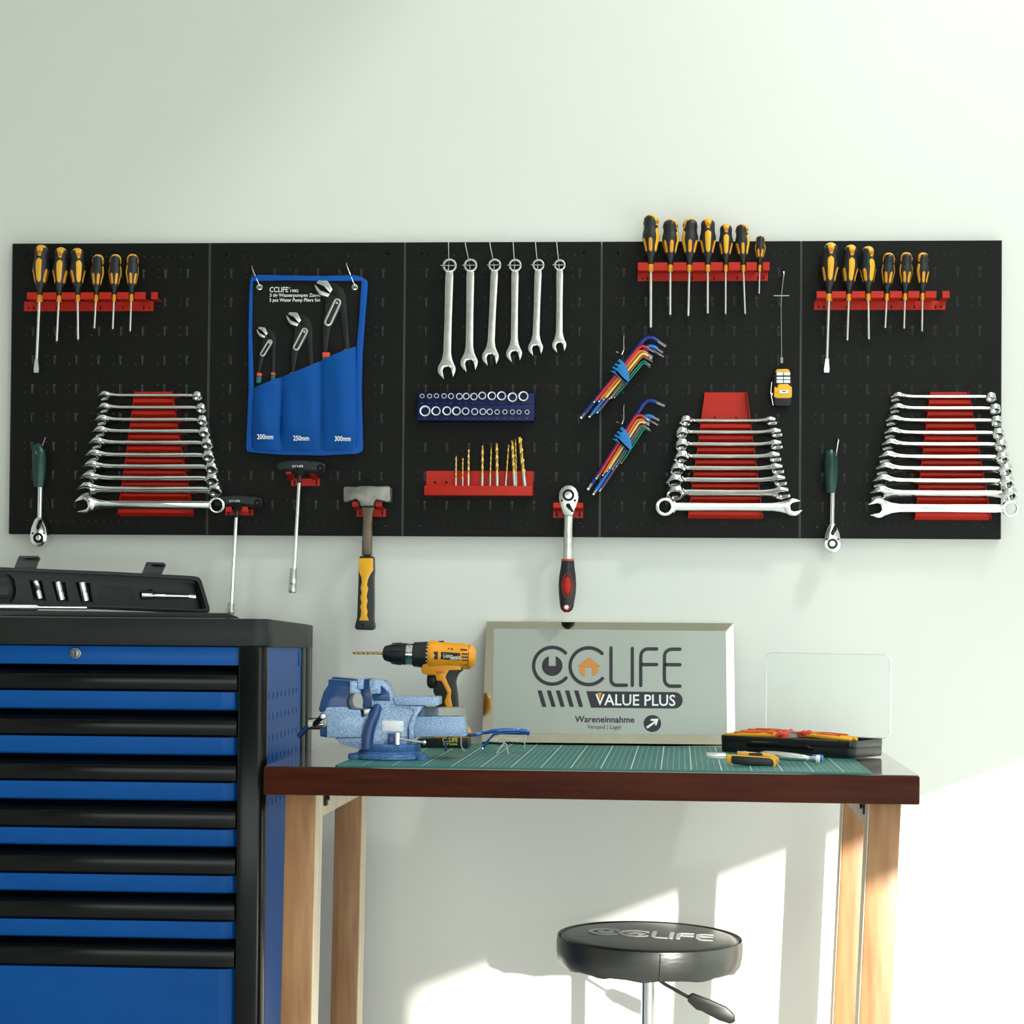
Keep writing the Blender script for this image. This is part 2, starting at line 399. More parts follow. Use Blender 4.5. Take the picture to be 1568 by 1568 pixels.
for i in range(5):
    lab = 'black perforated metal ' + pos[i]
    if pb0 is None:
        pb0 = thing('pegboard', lab, 'pegboard', (BX[0], BF, BZ0), group='row of pegboards on the wall')
        pm.build('front_panel', 'board', pb0)
        pedge.build('punched_edges', 'punched', pb0, kind='stuff')
        rim = MB(); d = 0.021; t = 0.0012
        rim.box(0, 0, 0, t, d, PH_); rim.box(PW_ - t, 0, 0, PW_, d, PH_); rim.box(t, 0, 0, PW_ - t, d, t); rim.box(t, 0, PH_ - t, PW_ - t, d, PH_)
        rim.build('folded_rim', 'board', pb0)
        for x_ in (0, PW_ - .0011): MB().box(x_, -.0005, .001, x_ + .0011, .0004, PH_ - .001).build('edge_highlight', 'edgelight', pb0)  # added thin strips carrying the painted rim highlight
        for sx_, sz_ in ((0.034, PH_ - 0.022), (PW_ - 0.034, PH_ - 0.022), (0.034, 0.022), (PW_ - 0.034, 0.022)):
            MB().lathe([(0.0001, 0.0012), (0.0028, 0.0010), (0.0036, 0)], 12, '-y', (sx_, 0, sz_)).build('screw', 'blackgloss', pb0)
    else: dup(pb0, (BX[i] + 0.0006, BF, BZ0), label=lab).scale.x = (BX[i + 1] - BX[i] - .0012) / PW_
pb0.scale.x = (BX[1] - BX[0] - .0010) / PW_

# ------------------------------------------------------------------ screwdrivers and their racks
HP = [(0, .30), (.04, .34), (.10, .36), (.17, .46), (.22, .58), (.27, .66), (.32, .70), (.42, .84), (.50, .96), (.56, 1.0), (.62, .98), (.70, .88), (.78, .83), (.88, .86), (.94, .80), (.98, .60), (1.0, .30)]
def prof_at(t):
    for (a, ra), (b, rb) in zip(HP, HP[1:]):
        if t <= b: return ra + (rb - ra) * (t - a) / (b - a)
    return HP[-1][1]
def inlay(mb, L_, Rm, ang, t0, t1, wf, off=0.0007, nt=12, nw=6):
    top, bot = [], []
    for i in range(nt + 1):
        t = t0 + (t1 - t0) * i / nt; s_ = i / nt
        hw = wf(s_)
        rr = prof_at(t) * Rm
        row, rowb = [], []
        for k in range(nw + 1):
            da = hw * (2 * k / nw - 1) / max(rr, 1e-4)
            a = ang + da
            e = off * (1 - 0.6 * abs(2 * k / nw - 1) ** 3)
            row.append(((rr + e) * math.sin(a), -(rr + e) * math.cos(a), t * L_)); rowb.append(((rr - .001) * math.sin(a), -(rr - .001) * math.cos(a), t * L_))
        top.append(row); bot.append(rowb)
    n = nw + 1; vs = [p for r_ in top for p in r_] + [p for r_ in bot for p in r_]; m = len(top) * n
    fs = []
    for i in range(nt):
        for k in range(nw):
            a = i * n + k; fs.append((a, a + 1, a + n + 1, a + n)); fs.append((m + a, m + a + n, m + a + n + 1, m + a + 1))
        for k in (0, nw):
            a = i * n + k; fs.append((a, a + n, m + a + n, m + a))
    for k in range(nw):
        fs.append((k, m + k, m + k + 1, k + 1)); a = nt * n + k; fs.append((a, a + 1, m + a + 1, m + a))
    mb.add(vs, fs)
def screwdriver(label, loc, Lh, Rm, Ls, rs, roll, lean, tip, group, long_cap=True):
    roll = -roll
    t = thing('screwdriver', label, 'screwdriver', loc, Matrix.Rotation(lean, 3, 'Y'), group)
    rot = Matrix.Rotation(roll, 4, 'Z')
    MB().lathe([(p * Rm, a * Lh + 0.004) for a, p in HP], 24).build('handle', 'black', t)
    pd = MB()
    rnd = lambda a, b: (lambda s_: (a + (b - a) * s_) * math.sqrt(max(0.0, 1 - (abs(2 * s_ - 1)) ** 6)) + 1e-4)
    for a in (R(62), R(-62), R(118), R(-118)):
        m0 = pd.mark(); inlay(pd, Lh, Rm, a, .25, .53, rnd(Rm * .19, Rm * .22)); pd.xf(Matrix.Translation((0, 0, .004)) @ rot, m0)
    pd.build('side_inlay', 'orange', t)
    for a in (0, PI):
        pd = MB(); inlay(pd, Lh, Rm, a, .25, .74, rnd(Rm * .25, Rm * .40)); pd.xf(Matrix.Translation((0, 0, .004)) @ rot)
        pd.build('grip_inlay', 'yellow', t)
    # saddle-shaped yellow cap running over the butt, with a hanging hole
    cp = MB(); n = 14
    outer, rows = [], []
    for i in range(n + 1):
        u_ = -1 + 2 * i / n
        ang_ = u_ * PI / 2
        au = abs(u_)
        zt = 0.78 + 0.245 * math.cos(ang_) ** 0.55 if au < 0.999 else 0.78
        yy = (0.90 if au > .75 else 0.90 * (au / .75) ** .75) * Rm * (1 if u_ > 0 else -1)
        hw = Rm * (.66 - .04 * au if au < .42 else .44 + .20 * max(0, (.75 - au) / .33) ** 1.0 if au < .75 else .44 * math.sqrt(max(.15, 1 - ((au - .75) / .25) ** 3)))
        rows.append((yy, zt * Lh, hw, au))
    vs, fs = [], []
    for i, (yy, zz, hw, au) in enumerate(rows):
        an = (-1 + 2 * i / n) * PI / 2; nv = Vector((0, math.sin(an), math.cos(an))); c = Vector((0, yy, zz))
        for k in range(-3, 4):
            fi = k / 3 * R(66); vs.append(c + Vector((hw * math.sin(fi) / math.sin(R(66)), 0, 0)) - nv * ((1 - math.cos(fi)) * hw * .95))
        for k in (1, -1): vs.append(c + Vector((hw * k * .9, 0, 0)) - nv * (hw * .57 + .0015))
    for i in range(n):
        for k in range(9):
            a = i * 9 + k; b = i * 9 + (k + 1) % 9; fs.append((a, b, b + 9, a + 9))
    fs += [tuple(range(8, -1, -1)), tuple(n * 9 + k for k in range(9))]
    cp.add(vs, fs).xf(Matrix.Translation((0, 0, .004)) @ rot)
    cp.build('end_cap', 'yellow', t, ang=50)
    if long_cap:
        hl = MB()
        for s_ in (1, -1): hl.lathe([(0.0001, .0007), (Rm * .25, .0005), (Rm * .26, -.002)], 14, '-y' if s_ > 0 else 'y', (0, -s_ * Rm * .90, Lh * .855), sy=1.0)
        hl.xf(Matrix.Translation((0, 0, .004)) @ rot); hl.build('hanging_hole', 'amber', t)
    MB().lathe([(rs * 1.9, -.0095), (rs * 2.1, -.008), (rs * 2.1, 0), (rs * 1.8, .005)], 6).build('collar', 'orange', t, bevel=.0006)
    sh = MB().lathe([(rs, -.009), (rs, -Ls * (.82 if tip == 'flat' else .93))], 14)
    if tip == 'flat':
        z0 = -Ls * .82; z1 = -Ls
        for (wa, ta, za), (wb, tb, zb) in zip([(rs, rs, z0), (rs * 1.35, rs * .7, z0 + (z1 - z0) * .45), (rs * 1.7, rs * .35, z0 + (z1 - z0) * .75)], [(rs * 1.35, rs * .7, z0 + (z1 - z0) * .45), (rs * 1.7, rs * .35, z0 + (z1 - z0) * .75), (rs * 1.5, rs * .22, z1)]):
            sh.sweep([(-wa, -ta, za), (wa, -ta, za), (wa, ta, za), (-wa, ta, za)], [(-wb, -tb, zb), (wb, -tb, zb), (wb, tb, zb), (-wb, tb, zb)])
        sh.build('shank', 'rod', t)
    else:
        sh.build('shank', 'rod', t)
        tp = MB().lathe([(rs * .98, -Ls * .93), (rs * .95, -Ls * .985), (rs * .3, -Ls)], 8); tp.build('tip', 'dark_tip', t)
    return t

def driver_rack(label, conv, pts, notches, lipspec, drivers, group):
    """pts: plate box; lipspec: lip x0,x1,z top,z bottom in crop px"""
    x0, x1, zt, zb = pts
    o = W(*conv((x0 + x1) / 2, zt), BF); o = Vector((o.x, BF, o.z))
    t = thing('screwdriver_rack', label, 'rack', o)
    def q(x, y, Y=BF): r_ = W(*conv(x, y), Y) - o; return r_.x, r_.z
    a, b = q(x0, zt), q(x1, zb)
    pl = MB(); holes = []
    wdt = b[0] - a[0]; mid = (a[1] + b[1]) / 2 - .003
    fr = [0.035, 0.965]
    for f_ in fr: holes.append(circle(a[0] + wdt * f_, mid, .0022, 8))
    for f_ in (0.075, .25, .42, .59, .765, .925): holes.append(rrect(a[0] + wdt * f_ - .0014, mid - .004, a[0] + wdt * f_ + .0014, mid + .004, .0012, 2))
    pl.holed([(a[0], b[1]), (b[0], b[1]), (b[0], a[1]), (a[0], a[1])], holes, -.0014, -.0002).build('back_plate', 'red', t)
    lx0, lx1, lt, lb = lipspec
    YL = BF - .045
    c, d = q(lx0, lt, YL), q(lx1, lb, YL)
    edges = [c[0]]
    for nx in notches:
        nq = q(nx, lt, YL)[0]; edges += [nq - .0058, nq + .0058]
    edges.append(d[0])
    ctr = [q(nx, lt, YL)[0] for nx in notches]
    for i in range(0, len(edges), 2):
        e0, e1 = edges[i], edges[i + 1]
        if e1 - e0 < .002: continue
        sgm = MB()
        sec = [(-.0430, c[1]), (-.0445, c[1]), (-.0445, d[1]), (-.0014, a[1] - .0015), (-.0014, a[1] + .0005), (-.0430, d[1] + .001)]
        sgm.sweep([(e0, y, z) for y, z in sec], [(e1, y, z) for y, z in sec])
        sgm.build('lip', 'red', t, bevel=.0004, seg=1)
    return t, o

c1 = cr(4.6118, 0, 360)
t, _o = driver_rack('red metal rail holding six screwdrivers on the far left pegboard', c1, (172, 1085, 470, 537), [280, 415, 549, 679, 806, 928, 1047], (190, 1112, 404, 452), None, None)
c5 = cr(4.506, 1220, 360)
driver_rack('red metal rail holding six screwdrivers on the far right pegboard', c5, (120, 1025, 455, 516), [223, 360, 493, 622, 748, 868, 985], (137, 1055, 387, 432), None, None)
c4 = cr(5.807, 960, 320)
driver_rack('red metal rail with seven screwdrivers over the top edge of a pegboard', c4, (97, 1252, 568, 640), [213, 386, 555, 719, 879, 1035, 1181], (97, 1268, 475, 545), None, None)
YD = BF - .032
def place_driver(conv, xc, yc, top, end, rm, roll, tip, label, group, rs):
    col_ = W(*conv(xc, yc), YD); tp_ = W(*conv(xc, top), YD); en = W(*conv(*end), YD)
    Ls = (en - col_).length; lean = -math.atan2(en.x - col_.x, col_.z - en.z)
    Lh = (tp_.z - col_.z) - .004
    screwdriver(label, (col_.x, YD, col_.z), Lh, rm, Ls, rs, roll, lean, tip, group)
ords = ['first', 'second', 'third', 'fourth', 'fifth', 'sixth', 'seventh', 'eighth', 'ninth', 'tenth', 'eleventh', 'twelfth', 'thirteenth']
det = ['longest yellow and black screwdriver, flat-tipped, on the {s} pegboard', 'yellow-capped screwdriver, {o} from the left on the {s} pegboard',
       'screwdriver with its cap turned right, {o} from the left on the {s} pegboard', 'small black and yellow screwdriver, {o} from the left on the {s} pegboard',
       'small black and yellow screwdriver, {o} from the left on the {s} pegboard', 'small screwdriver turned left, {o} from the left on the {s} pegboard']
for side, conv, K in (('far left', c1, [(280, 440, 78, (256, 972), .0170, 0, 'flat'), (417, 440, 95, (400, 772), .0163, -8, 'x'), (549, 436, 100, (552, 760), .0160, -28, 'x'), (679, 436, 143, (666, 675), .0125, 90, 'x'), (806, 434, 142, (796, 680), .0125, 84, 'x'), (928, 432, 140, (919, 697), .0125, 62, 'x')]),
                      ('far right', c5, [(223, 422, 60, (206, 948), .0170, 0, 'flat'), (360, 420, 75, (348, 750), .0163, -8, 'x'), (494, 418, 85, (498, 742), .0160, -28, 'x'), (622, 418, 128, (610, 658), .0125, 90, 'x'), (748, 416, 125, (740, 662), .0125, 84, 'x'), (868, 415, 127, (864, 683), .0125, 62, 'x')])):
    for i, (x, y, tp_, en, rm, roll, tip) in enumerate(K):
        place_driver(conv, x, y, tp_, en, rm, R(roll), tip, det[i].format(o=ords[i], s=side), 'screwdrivers in the %s rack' % side, .0032 if i == 0 else .0021 if i > 2 else .0025)
dn = ['largest and longest screwdriver', 'screwdriver with its cap turned right', 'screwdriver with its cap turned left', 'larger screwdriver with its yellow inlay facing out', 'thinner screwdriver with its yellow inlay facing out', 'thinner leaning screwdriver, cap turned right', 'tiny short screwdriver']
for i, (x, tp_, en, rm, roll, rs) in enumerate([(213, 58, (212, 1095), .0172, -58, .0033), (386, 98, (385, 975), .0166, -72, .0027), (555, 93, (545, 985), .0166, 62, .0027), (719, 93, (718, 960), .0166, 0, .0027), (879, 140, (877, 965), .0143, 0, .0021), (1035, 140, (1052, 965), .0143, -62, .0021), (1181, 240, (1175, 772), .0098, 90, .0016)]):
    place_driver(c4, x, 515, tp_, en, rm, R(roll), 'x', '%s, %s from left in the raised red rail' % (dn[i], ords[i]), 'screwdrivers in the raised rail', rs)

# ------------------------------------------------------------------ wrenches
def wrench(label, loc, rot, L_, hw, rw_, bw, th, group, m='chrome', ratchet=False, extra=0.0, plain=True):
    """ring centre at the origin, shank along -z, open jaw at -L; faces look along y"""
    t = thing('combination_wrench', label, 'wrench', loc, rot, group)
    hr = hw / 2
    cz = -(L_ - hr * 0.55)
    jw = hr * .48
    pts = []
    a0 = math.asin(min(.99, jw / hr))
    # outline of the open jaw, mouth pointing down then swung 15 degrees
    tilt = R(13)
    arc = [(-PI / 2 + a0) + (2 * PI - 2 * a0) * i / 22 for i in range(23)]
    out = [(hr * math.cos(a), hr * math.sin(a)) for a in arc]
    out[0] = (jw * 1.12, -hr * 1.02); out[-1] = (-jw * 1.12, -hr * 1.02)
    out = [(x * (1.0 if z > -hr * .3 else .97), z) for x, z in out]
    slot = [(-jw, -hr * .5), (-jw, 0.0), (-jw * .55, hr * .30), (jw * .55, hr * .30), (jw, 0.0), (jw, -hr * .5)]
    loop = out + slot
    ct, st = math.cos(tilt), math.sin(tilt)
    loop = [(x * ct - z * st, x * st + z * ct + cz) for x, z in loop]
    MB().prism(loop, -th * .62, th * .62).build('open_jaw', m, t, bevel=th * .16)
    # ring
    ro = rw_ / 2; ri = ro * (.66 if ratchet else .76)
    inner = [((ri if k % 2 else ri * .90) * math.cos(2 * PI * k / 24), (ri if k % 2 else ri * .90) * math.sin(2 * PI * k / 24)) for k in range(24)]
    if ratchet: inner = circle(0, 0, ri, 24)
    rg = MB().holed(circle(0, 0, ro, 28), [inner], -th * .85, th * .85)
    rg.build('ring_end', m, t, bevel=th * .14)
    # shank with shoulders
    z0 = -ro * .86; z1 = cz + hr * .50; n1 = (z0 - z1)
    sec = [(z0, bw * .50), (z0 - n1 * .03, bw * .50), (z0 - n1 * .06, bw * .54), (z0 - n1 * .5, bw * .49), (z0 - n1 * .86, bw * .52), (z0 - n1 * .93, bw * .66), (z1 + hr * .25, hr * .74), (z1, hr * .84)]
    if ratchet: sec[0] = (z0, bw * .95)
    loop = [(-w_, z) for z, w_ in sec] + [(w_, z) for z, w_ in reversed(sec)]
    MB().prism(loop, -th * .46, th * .46).build('shank', m, t, bevel=th * .2)
    return t

# hanging wrenches on wire hooks
ch = cr(5.227, 620, 360)
hang = [((359, 247), (335, 1118), 146, 114, 62), ((526, 245), (515, 1062), 142, 108, 60), ((720, 243), (684, 1014), 137, 104, 57), ((883, 245), (875, 987), 130, 104, 56), ((1069, 243), (1046, 938), 122, 96, 55), ((1240, 243), (1236, 914), 116, 92, 53)]
YH = BF - .022
hname = ['longest', 'second longest', 'third longest', 'fourth longest', 'second shortest', 'shortest']
for i, (rc, tp_, hw, rw_, bw) in enumerate(hang):
    a = W(*ch(*rc), YH); b = W(*ch(*tp_), YH); L_ = (b - a).length; s_ = 1 / 5.227 / 761
    lean = math.atan2(b.x - a.x, a.z - b.z)
    wrench('%s satin combination wrench hanging on a hook, %s from the left' % (hname[i], ords[i]), a, Matrix.Rotation(-lean, 3, 'Y'), L_ , hw * s_, rw_ * s_, bw * s_, .0065, 'wrenches hanging on wire hooks', 'satin')
hx = [351, 485, 682, 868, 1046, 1216]
for i, (rc, tp_, hw, rw_, bw) in enumerate(hang):
    base = W(*ch(hx[i], 62), BF); base.y = BF
    c = W(*ch(rc[0] + (-6 if i else -10), rc[1]), YH - .006) - base
    rr = rw_ / 2 / 5.227 / 761
    mb = MB().tube([(0, .004, 0), (0, -.004, 0.0005), (0.0003, -.008, -.004), ((c.x) * .35, -.010, c.z * .4), (c.x * .8, -.016, c.z * .82), (c.x, c.y, c.z - .006)], .0011, 6)
    mb.tube([(c.x, c.y, c.z + .002), (c.x + .0005, c.y - .002, c.z - rr * .9)], .0011, 6)
    mb.tube([(c.x - rr * 1.12, c.y, c.z + .001), (c.x + rr * 1.12, c.y, c.z + .001)], .0011, 6)
    tag(mb.build('wire_hook', 'rod', origin=None), 'thin wire hook with a cross bar through the ring of the %s hanging wrench' % hname[i], 'hook', 'hooks carrying the six wrenches').location = base

# shingled wrench racks
def wrench_rack(label, quad, Y0=BF, ledges=10, solid_top=0.0):
    (tlx, trx, ty), (blx, brx, by) = quad
    p = [W(tlx, ty, BF), W(trx, ty, BF), W(brx, by, BF), W(blx, by, BF)]
    o = Vector(((p[2].x + p[3].x) / 2, BF, (p[2].z + p[3].z) / 2))
    t = thing('wrench_rack', label, 'rack', o)
    P_ = [((q - o).x, (q - o).z) for q in p]
    H = P_[0][1] - P_[3][1]
    def xs(z):
        f_ = (z - P_[3][1]) / H
        return P_[3][0] + (P_[0][0] - P_[3][0]) * f_, P_[2][0] + (P_[1][0] - P_[2][0]) * f_
    holes = []
    for f_ in ((.86, .33, .67), (.50, .33, .67)) if ledges == 10 else ((.80, .28, .72), (.48, .28, .72)):
        z = P_[3][1] + H * f_[0]; a, b = xs(z)
        for g_ in f_[1:]: holes.append(circle(a + (b - a) * g_, z, .0022, 8))
    MB().holed([P_[3], P_[2], P_[1], P_[0]], holes, -.0016, -.0004).build('back_plate', 'red', t)
    for s_ in (0, 1):       # folded side flanges
        a, b = (P_[3], P_[0]) if s_ == 0 else (P_[2], P_[1])
        d_ = .0012 * (1 if s_ == 0 else -1)
        MB().sweep([(a[0], -.0016, a[1]), (a[0] + d_, -.0016, a[1]), (a[0] + d_, -.020, a[1]), (a[0], -.020, a[1])], [(b[0], -.0016, b[1]), (b[0] + d_, -.0016, b[1]), (b[0] + d_, -.014, b[1]), (b[0], -.014, b[1])]).build('side_flange', 'red', t)
    return t, o, xs, P_, H
def shelf(t, o, xs, z, depth=.018):
    a, b = xs(z)
    sec = [(-.0016, z - .010), (-depth, z - .003), (-depth, z + .0035), (-depth + .0012, z + .0035), (-depth + .0012, z - .002), (-.0016, z - .008)]
    MB().sweep([(a, y, zz) for y, zz in sec], [(b, y, zz) for y, zz in sec]).build('ledge', 'red', t)
def fill_rack(rack, K, side, group, hfun, rfun, openleft=True, ratchet=False, labels=None):
    t, o, xs, P_, H = rack
    n = len(K)
    for i, (y, xl, xr) in enumerate(K):
        last = i == n - 1
        Yw = BF - (.024 if not last else .030)
        a = W(xl, y, Yw); b = W(xr, y, Yw)
        hw, rwd = hfun(i), rfun(i)
        L_ = (b.x - a.x) - rwd / 2
        th = .0062 + .002 * i / n
        ti = R(8) if last else R(62 - 12 * i / n)
        if openleft: rot = Matrix.Rotation(ti, 3, 'X') @ Matrix.Rotation(PI / 2, 3, 'Y'); cx = b.x - rwd / 2
        else: rot = Matrix.Rotation(ti, 3, 'X') @ Matrix.Rotation(-PI / 2, 3, 'Y'); cx = a.x + rwd / 2
        zc = (a.z + b.z) / 2
        wrench(labels(i), (cx, Yw, zc), rot, L_, hw, rwd, .0105 + .006 * i / n, th, group, 'chrome', ratchet)
        shelf(t, o, xs, zc - o.z - (.008 if not last else .012), .013)
nth = ['topmost and shortest', 'second', 'third', 'fourth', 'fifth', 'sixth', 'seventh', 'eighth', 'ninth', 'lowest and longest']
def lab(side):
    def f_(i):
        if i in (0, 9): return '%s chrome combination wrench in the %s red wrench rack' % (nth[i], side)
        return 'chrome combination wrench, %s from the top in the %s red wrench rack' % (nth[i], side)
    return f_
yl = [606.7, 625.3, 644, 661.7, 679.3, 698.3, 716, 734, 750.7, 773]
xl = [156, 155, 151, 148, 143, 138, 133.5, 129.5, 125.5, 122.3]; xr = [310, 316.5, 319, 322.5, 327, 330, 335, 336.6, 341.5, 345]
hf = lambda i: .0275 + .0125 * i / 9; rf = lambda i: .0215 + .0115 * i / 9
rk = wrench_rack('red trapezoid wrench rack spanning the far left pegboard', ((208.7, 264.5, 600), (184, 298, 788)))
fill_rack(rk, list(zip(yl, xl, xr)), 'left', 'wrenches in the left rack', hf, rf, True, False, lab('left'))
yr = [608.7, 626.3, 645, 664, 681.7, 701, 719, 737.8, 756.3, 778]
xl = [1369, 1368, 1362, 1360, 1356.5, 1352, 1348, 1343.6, 1340, 1336]; xr = [1525, 1532, 1535, 1538, 1542.5, 1545, 1551, 1552.7, 1557.7, 1559.8]
rk = wrench_rack('red trapezoid wrench rack on the far right pegboard', ((1423, 1482, 600.5), (1399, 1515.6, 795)))
fill_rack(rk, list(zip(yr, xl, xr)), 'right', 'wrenches in the right rack', hf, rf, True, False, lab('right'))
ym = [645.4, 663.2, 681.7, 700.4, 718.7, 736.6, 755.4, 776]
xl = [1040, 1033, 1032, 1031.5, 1025, 1020, 1020, 1004]; xr = [1184, 1192, 1192.5, 1190, 1194, 1198, 1203, 1222]
rk = wrench_rack('red wrench rack with a bare upper panel, under the tape measure', ((1079, 1143, 601), (1053, 1167.8, 793)), ledges=8)
nt8 = ['topmost', 'second', 'third', 'fourth', 'fifth', 'sixth', 'seventh', 'lowest and largest']
fill_rack(rk, list(zip(ym, xl, xr)), 'middle', 'ratcheting wrenches in the middle rack', lambda i: .026 + .010 * i / 7, lambda i: .027 + .010 * i / 7, False, True,
          lambda i: ('chrome ratcheting wrench, %s from the top in the rack near the hex keys' if 0 < i < 7 else '%s chrome ratcheting wrench in the rack near the hex keys') % nt8[i])

# ------------------------------------------------------------------ hand ratchets
def green_ratchet(label, ctr, x, hook, side):
    cv = lambda a, b: (ctr[0] + a, ctr[1] + b)
    Yq = BF - .020
    o = W(ctr[0], ctr[1], Yq)
    t = thing('ratchet', label, 'ratchet', o, group='green handled ratchets')
    q = lambda a, b: ((W(*cv(a, b), Yq) - o).x, (W(*cv(a, b), Yq) - o).z)
    # offsets in picture pixels from the head centre
    hd = [q(*p) for p in [(0, -30), (6, -24), (11, -12), (13, 0), (12, 9), (7, 16), (0, 18), (-7, 16), (-12, 9), (-13, 0), (-11, -12), (-6, -24)]]
    MB().prism(hd, -.010, .008).build('head', 'chrome', t, bevel=.002)
    c = q(0, 4)
    MB().holed(circle(c[0], c[1], .0105, 20), [circle(c[0], c[1], .0058, 16)], -.0112, -.009).build('drive_disc', 'blackgloss', t)
    MB().lathe([(.0001, .0004), (.0032, 0.0), (.0034, -.001)], 14, '-y', (c[0], -.0105, c[1])).build('drive_button', 'chrome', t)
    a, b = q(-2, -10), q(6, -24)
    MB().prism([a, (a[0] + .004, a[1] - .002), (b[0] + .001, b[1] - .008), b, (b[0] - .004, b[1] + .001), (a[0] - .001, a[1] + .004)], -.0125, -.009).build('reversing_lever', 'blackgloss', t, bevel=.0006)
    for s_ in (-1, 1):
        e = q(8.5 * s_, -3); MB().lathe([(.0001, .0004), (.0020, .0002), (.0021, -.001)], 10, '-y', (e[0], -.0102, e[1])).build('screw', 'blackgloss', t)
    p0, p1 = q(0, -26), q(1, -78)
    MB().tube([(p0[0], 0, p0[1]), (p1[0], 0, p1[1])], .0055, 12).build('shaft', 'chrome', t)
    hp = [(-2, -74, .0105), (-1.5, -82, .0120), (-1, -95, .0140), (-1, -110, .0150), (-1, -122, .0148), (-2, -130, .0135), (-3, -136, .0112), (0, -140, .006)]
    pts = [q(a_, b_) for a_, b_, r_ in hp]
    MB().tube([(p[0], 0, p[1]) for p in pts], [r_ for *_a, r_ in hp], 16, flat=.8).build('grip', 'green', t)
    h0 = W(*hook, BF)
    hk = MB().tube([(0, .003, 0), (0, -.006, 0.001), (0, -.010, -.003), (-.002, -.014, -.012), (-.006, -.024, -.034), (-.0075, -.040, -.036), (-.0075, -.043, -.030)], .0013, 8)
    ho = hk.build('pegboard_hook', 'wire'); ho.location = (h0.x, BF, h0.z)
    tag(ho, 'bright wire hook above the green ratchet on the %s pegboard' % side, 'hook', 'hooks holding the green ratchets')
green_ratchet('green handled chrome ratchet hanging head down at the far left', (61, 820), 0, (71, 671), 'far left')
green_ratchet('green handled chrome ratchet hanging head down on the far right pegboard', (1274, 829), 0, (1283, 673), 'far right')

def bracket(label, box, w_scale=1.0):
    """small red tool holder: plate with two forward prongs; box in picture px: x0,x1,y top,y bottom, prong centres"""
    x0, x1, y0, y1, pr, ptop, pw = box
    o = W((x0 + x1) / 2, (y0 + y1) / 2, BF); o.y = BF
    t = thing('tool_bracket', label, 'bracket', o, group='red tool brackets')
    q = lambda a, b, Y=BF: ((W(a, b, Y) - o).x, (W(a, b, Y) - o).z)
    a, b = q(x0, y1), q(x1, y0)
    holes = [rrect(a[0] + (b[0] - a[0]) * f_ - .0016, (a[1] + b[1]) / 2 - .006, a[0] + (b[0] - a[0]) * f_ + .0016, (a[1] + b[1]) / 2 + .004, .0014, 2) for f_ in (.12, .88)]
    MB().holed([a, (b[0], a[1]), b, (a[0], b[1])], holes, -.0015, -.0003).build('back_plate', 'red', t)
    for px_ in pr:
        c = q(px_, ptop, BF - .04); hw = pw / 2 / 765
        sec = [(-.0015, b[1]), (-.0015, b[1] - .003), (-.040, c[1] - .010), (-.041, c[1]), (-.0385, c[1]), (-.0370, c[1] - .0075)]
        MB().sweep([(c[0] - hw, y, z) for y, z in sec], [(c[0] + hw, y, z) for y, z in sec]).build('prong', 'red', t, bevel=.0005, seg=1)
    return t

# red and black ratchet
bracket('red bracket holding the red and black ratchet', (847, 893, 781, 793, (853, 887), 770, 12))
cv = cr(7.13, 830, 730)
Yq = BF - .030
o = W(*cv(292, 205), Yq)
t = thing('ratchet', 'steel ratchet with a black and red handle hanging head up', 'ratchet', o)
q = lambda a, b, Y=Yq: ((W(*cv(a, b), Y) - o).x, (W(*cv(a, b), Y) - o).z)
MB().prism([q(*p) for p in [(292, 95), (330, 103), (370, 130), (395, 175), (402, 230), (388, 300), (360, 355), (345, 405), (330, 432), (250, 432), (230, 400), (215, 355), (195, 300), (185, 230), (190, 175), (215, 130), (255, 103)]], -.011, .010).build('head', 'satin', t, bevel=.0022)
c = q(290, 205)
MB().holed(circle(*c, .0118, 22), [circle(*c, .0076, 18)], -.0122, -.010).build('drive_ring', 'blackgloss', t)
MB().lathe([(.0001, .0006), (.0070, 0)], 18, '-y', (c[0], -.0116, c[1])).build('drive_button', 'satin', t)
MB().prism([q(*p) for p in [(262, 310), (285, 292), (305, 300), (350, 385), (330, 392), (275, 345)]], -.0145, -.010).build('reversing_lever', 'blackgloss', t, bevel=.001)
for px_ in (217, 361):
    e = q(px_, 264); MB().lathe([(.0001, .0004), (.0024, .0002)], 10, '-y', (e[0], -.0110, e[1])).build('screw', 'blackgloss', t)
pts = [(290, 420, .0098), (288, 500, .0092), (285, 600, .0092), (284, 750, .0096), (283, 900, .0100)]
MB().tube([(q(a, b)[0], 0, q(a, b)[1]) for a, b, r_ in pts], [r_ for *_x, r_ in pts], 16, flat=.75).build('shaft', 'satin', t)
pts = [(281, 915, .0128), (280, 980, .0140), (278, 1080, .0168), (276, 1180, .0180), (275, 1280, .0172), (272, 1360, .0150), (270, 1420, .0136), (269, 1455, .0110), (269, 1480, .0045)]
MB().tube([(q(a, b)[0], 0, q(a, b)[1]) for a, b, r_ in pts], [r_ for *_x, r_ in pts], 20, flat=.8).build('grip', 'black', t)
MB().tube([(q(281, 898)[0], 0, q(281, 898)[1]), (q(281, 918)[0], 0, q(281, 918)[1])], .0133, 20, flat=.8).build('grip_band', 'redinsul', t)
c = q(276, 1190)
MB().lathe([(.0001, .0010), (.0055, .0008), (.0078, -.001)], 20, '-y', (c[0], -.0140, c[1]), sy=2.45).build('grip_inlay', 'red', t)
rg_ = MB(); rg_.tube([(c[0] + .0100 * math.sin(2 * PI * k / 24), -.0133 + .0016 * (1 - math.cos(2 * PI * k / 24)) * 0, c[1] + .0245 * math.cos(2 * PI * k / 24)) for k in range(25)], .0008, 6); rg_.build('grip_outline', 'red', t)
c = q(270, 1424)
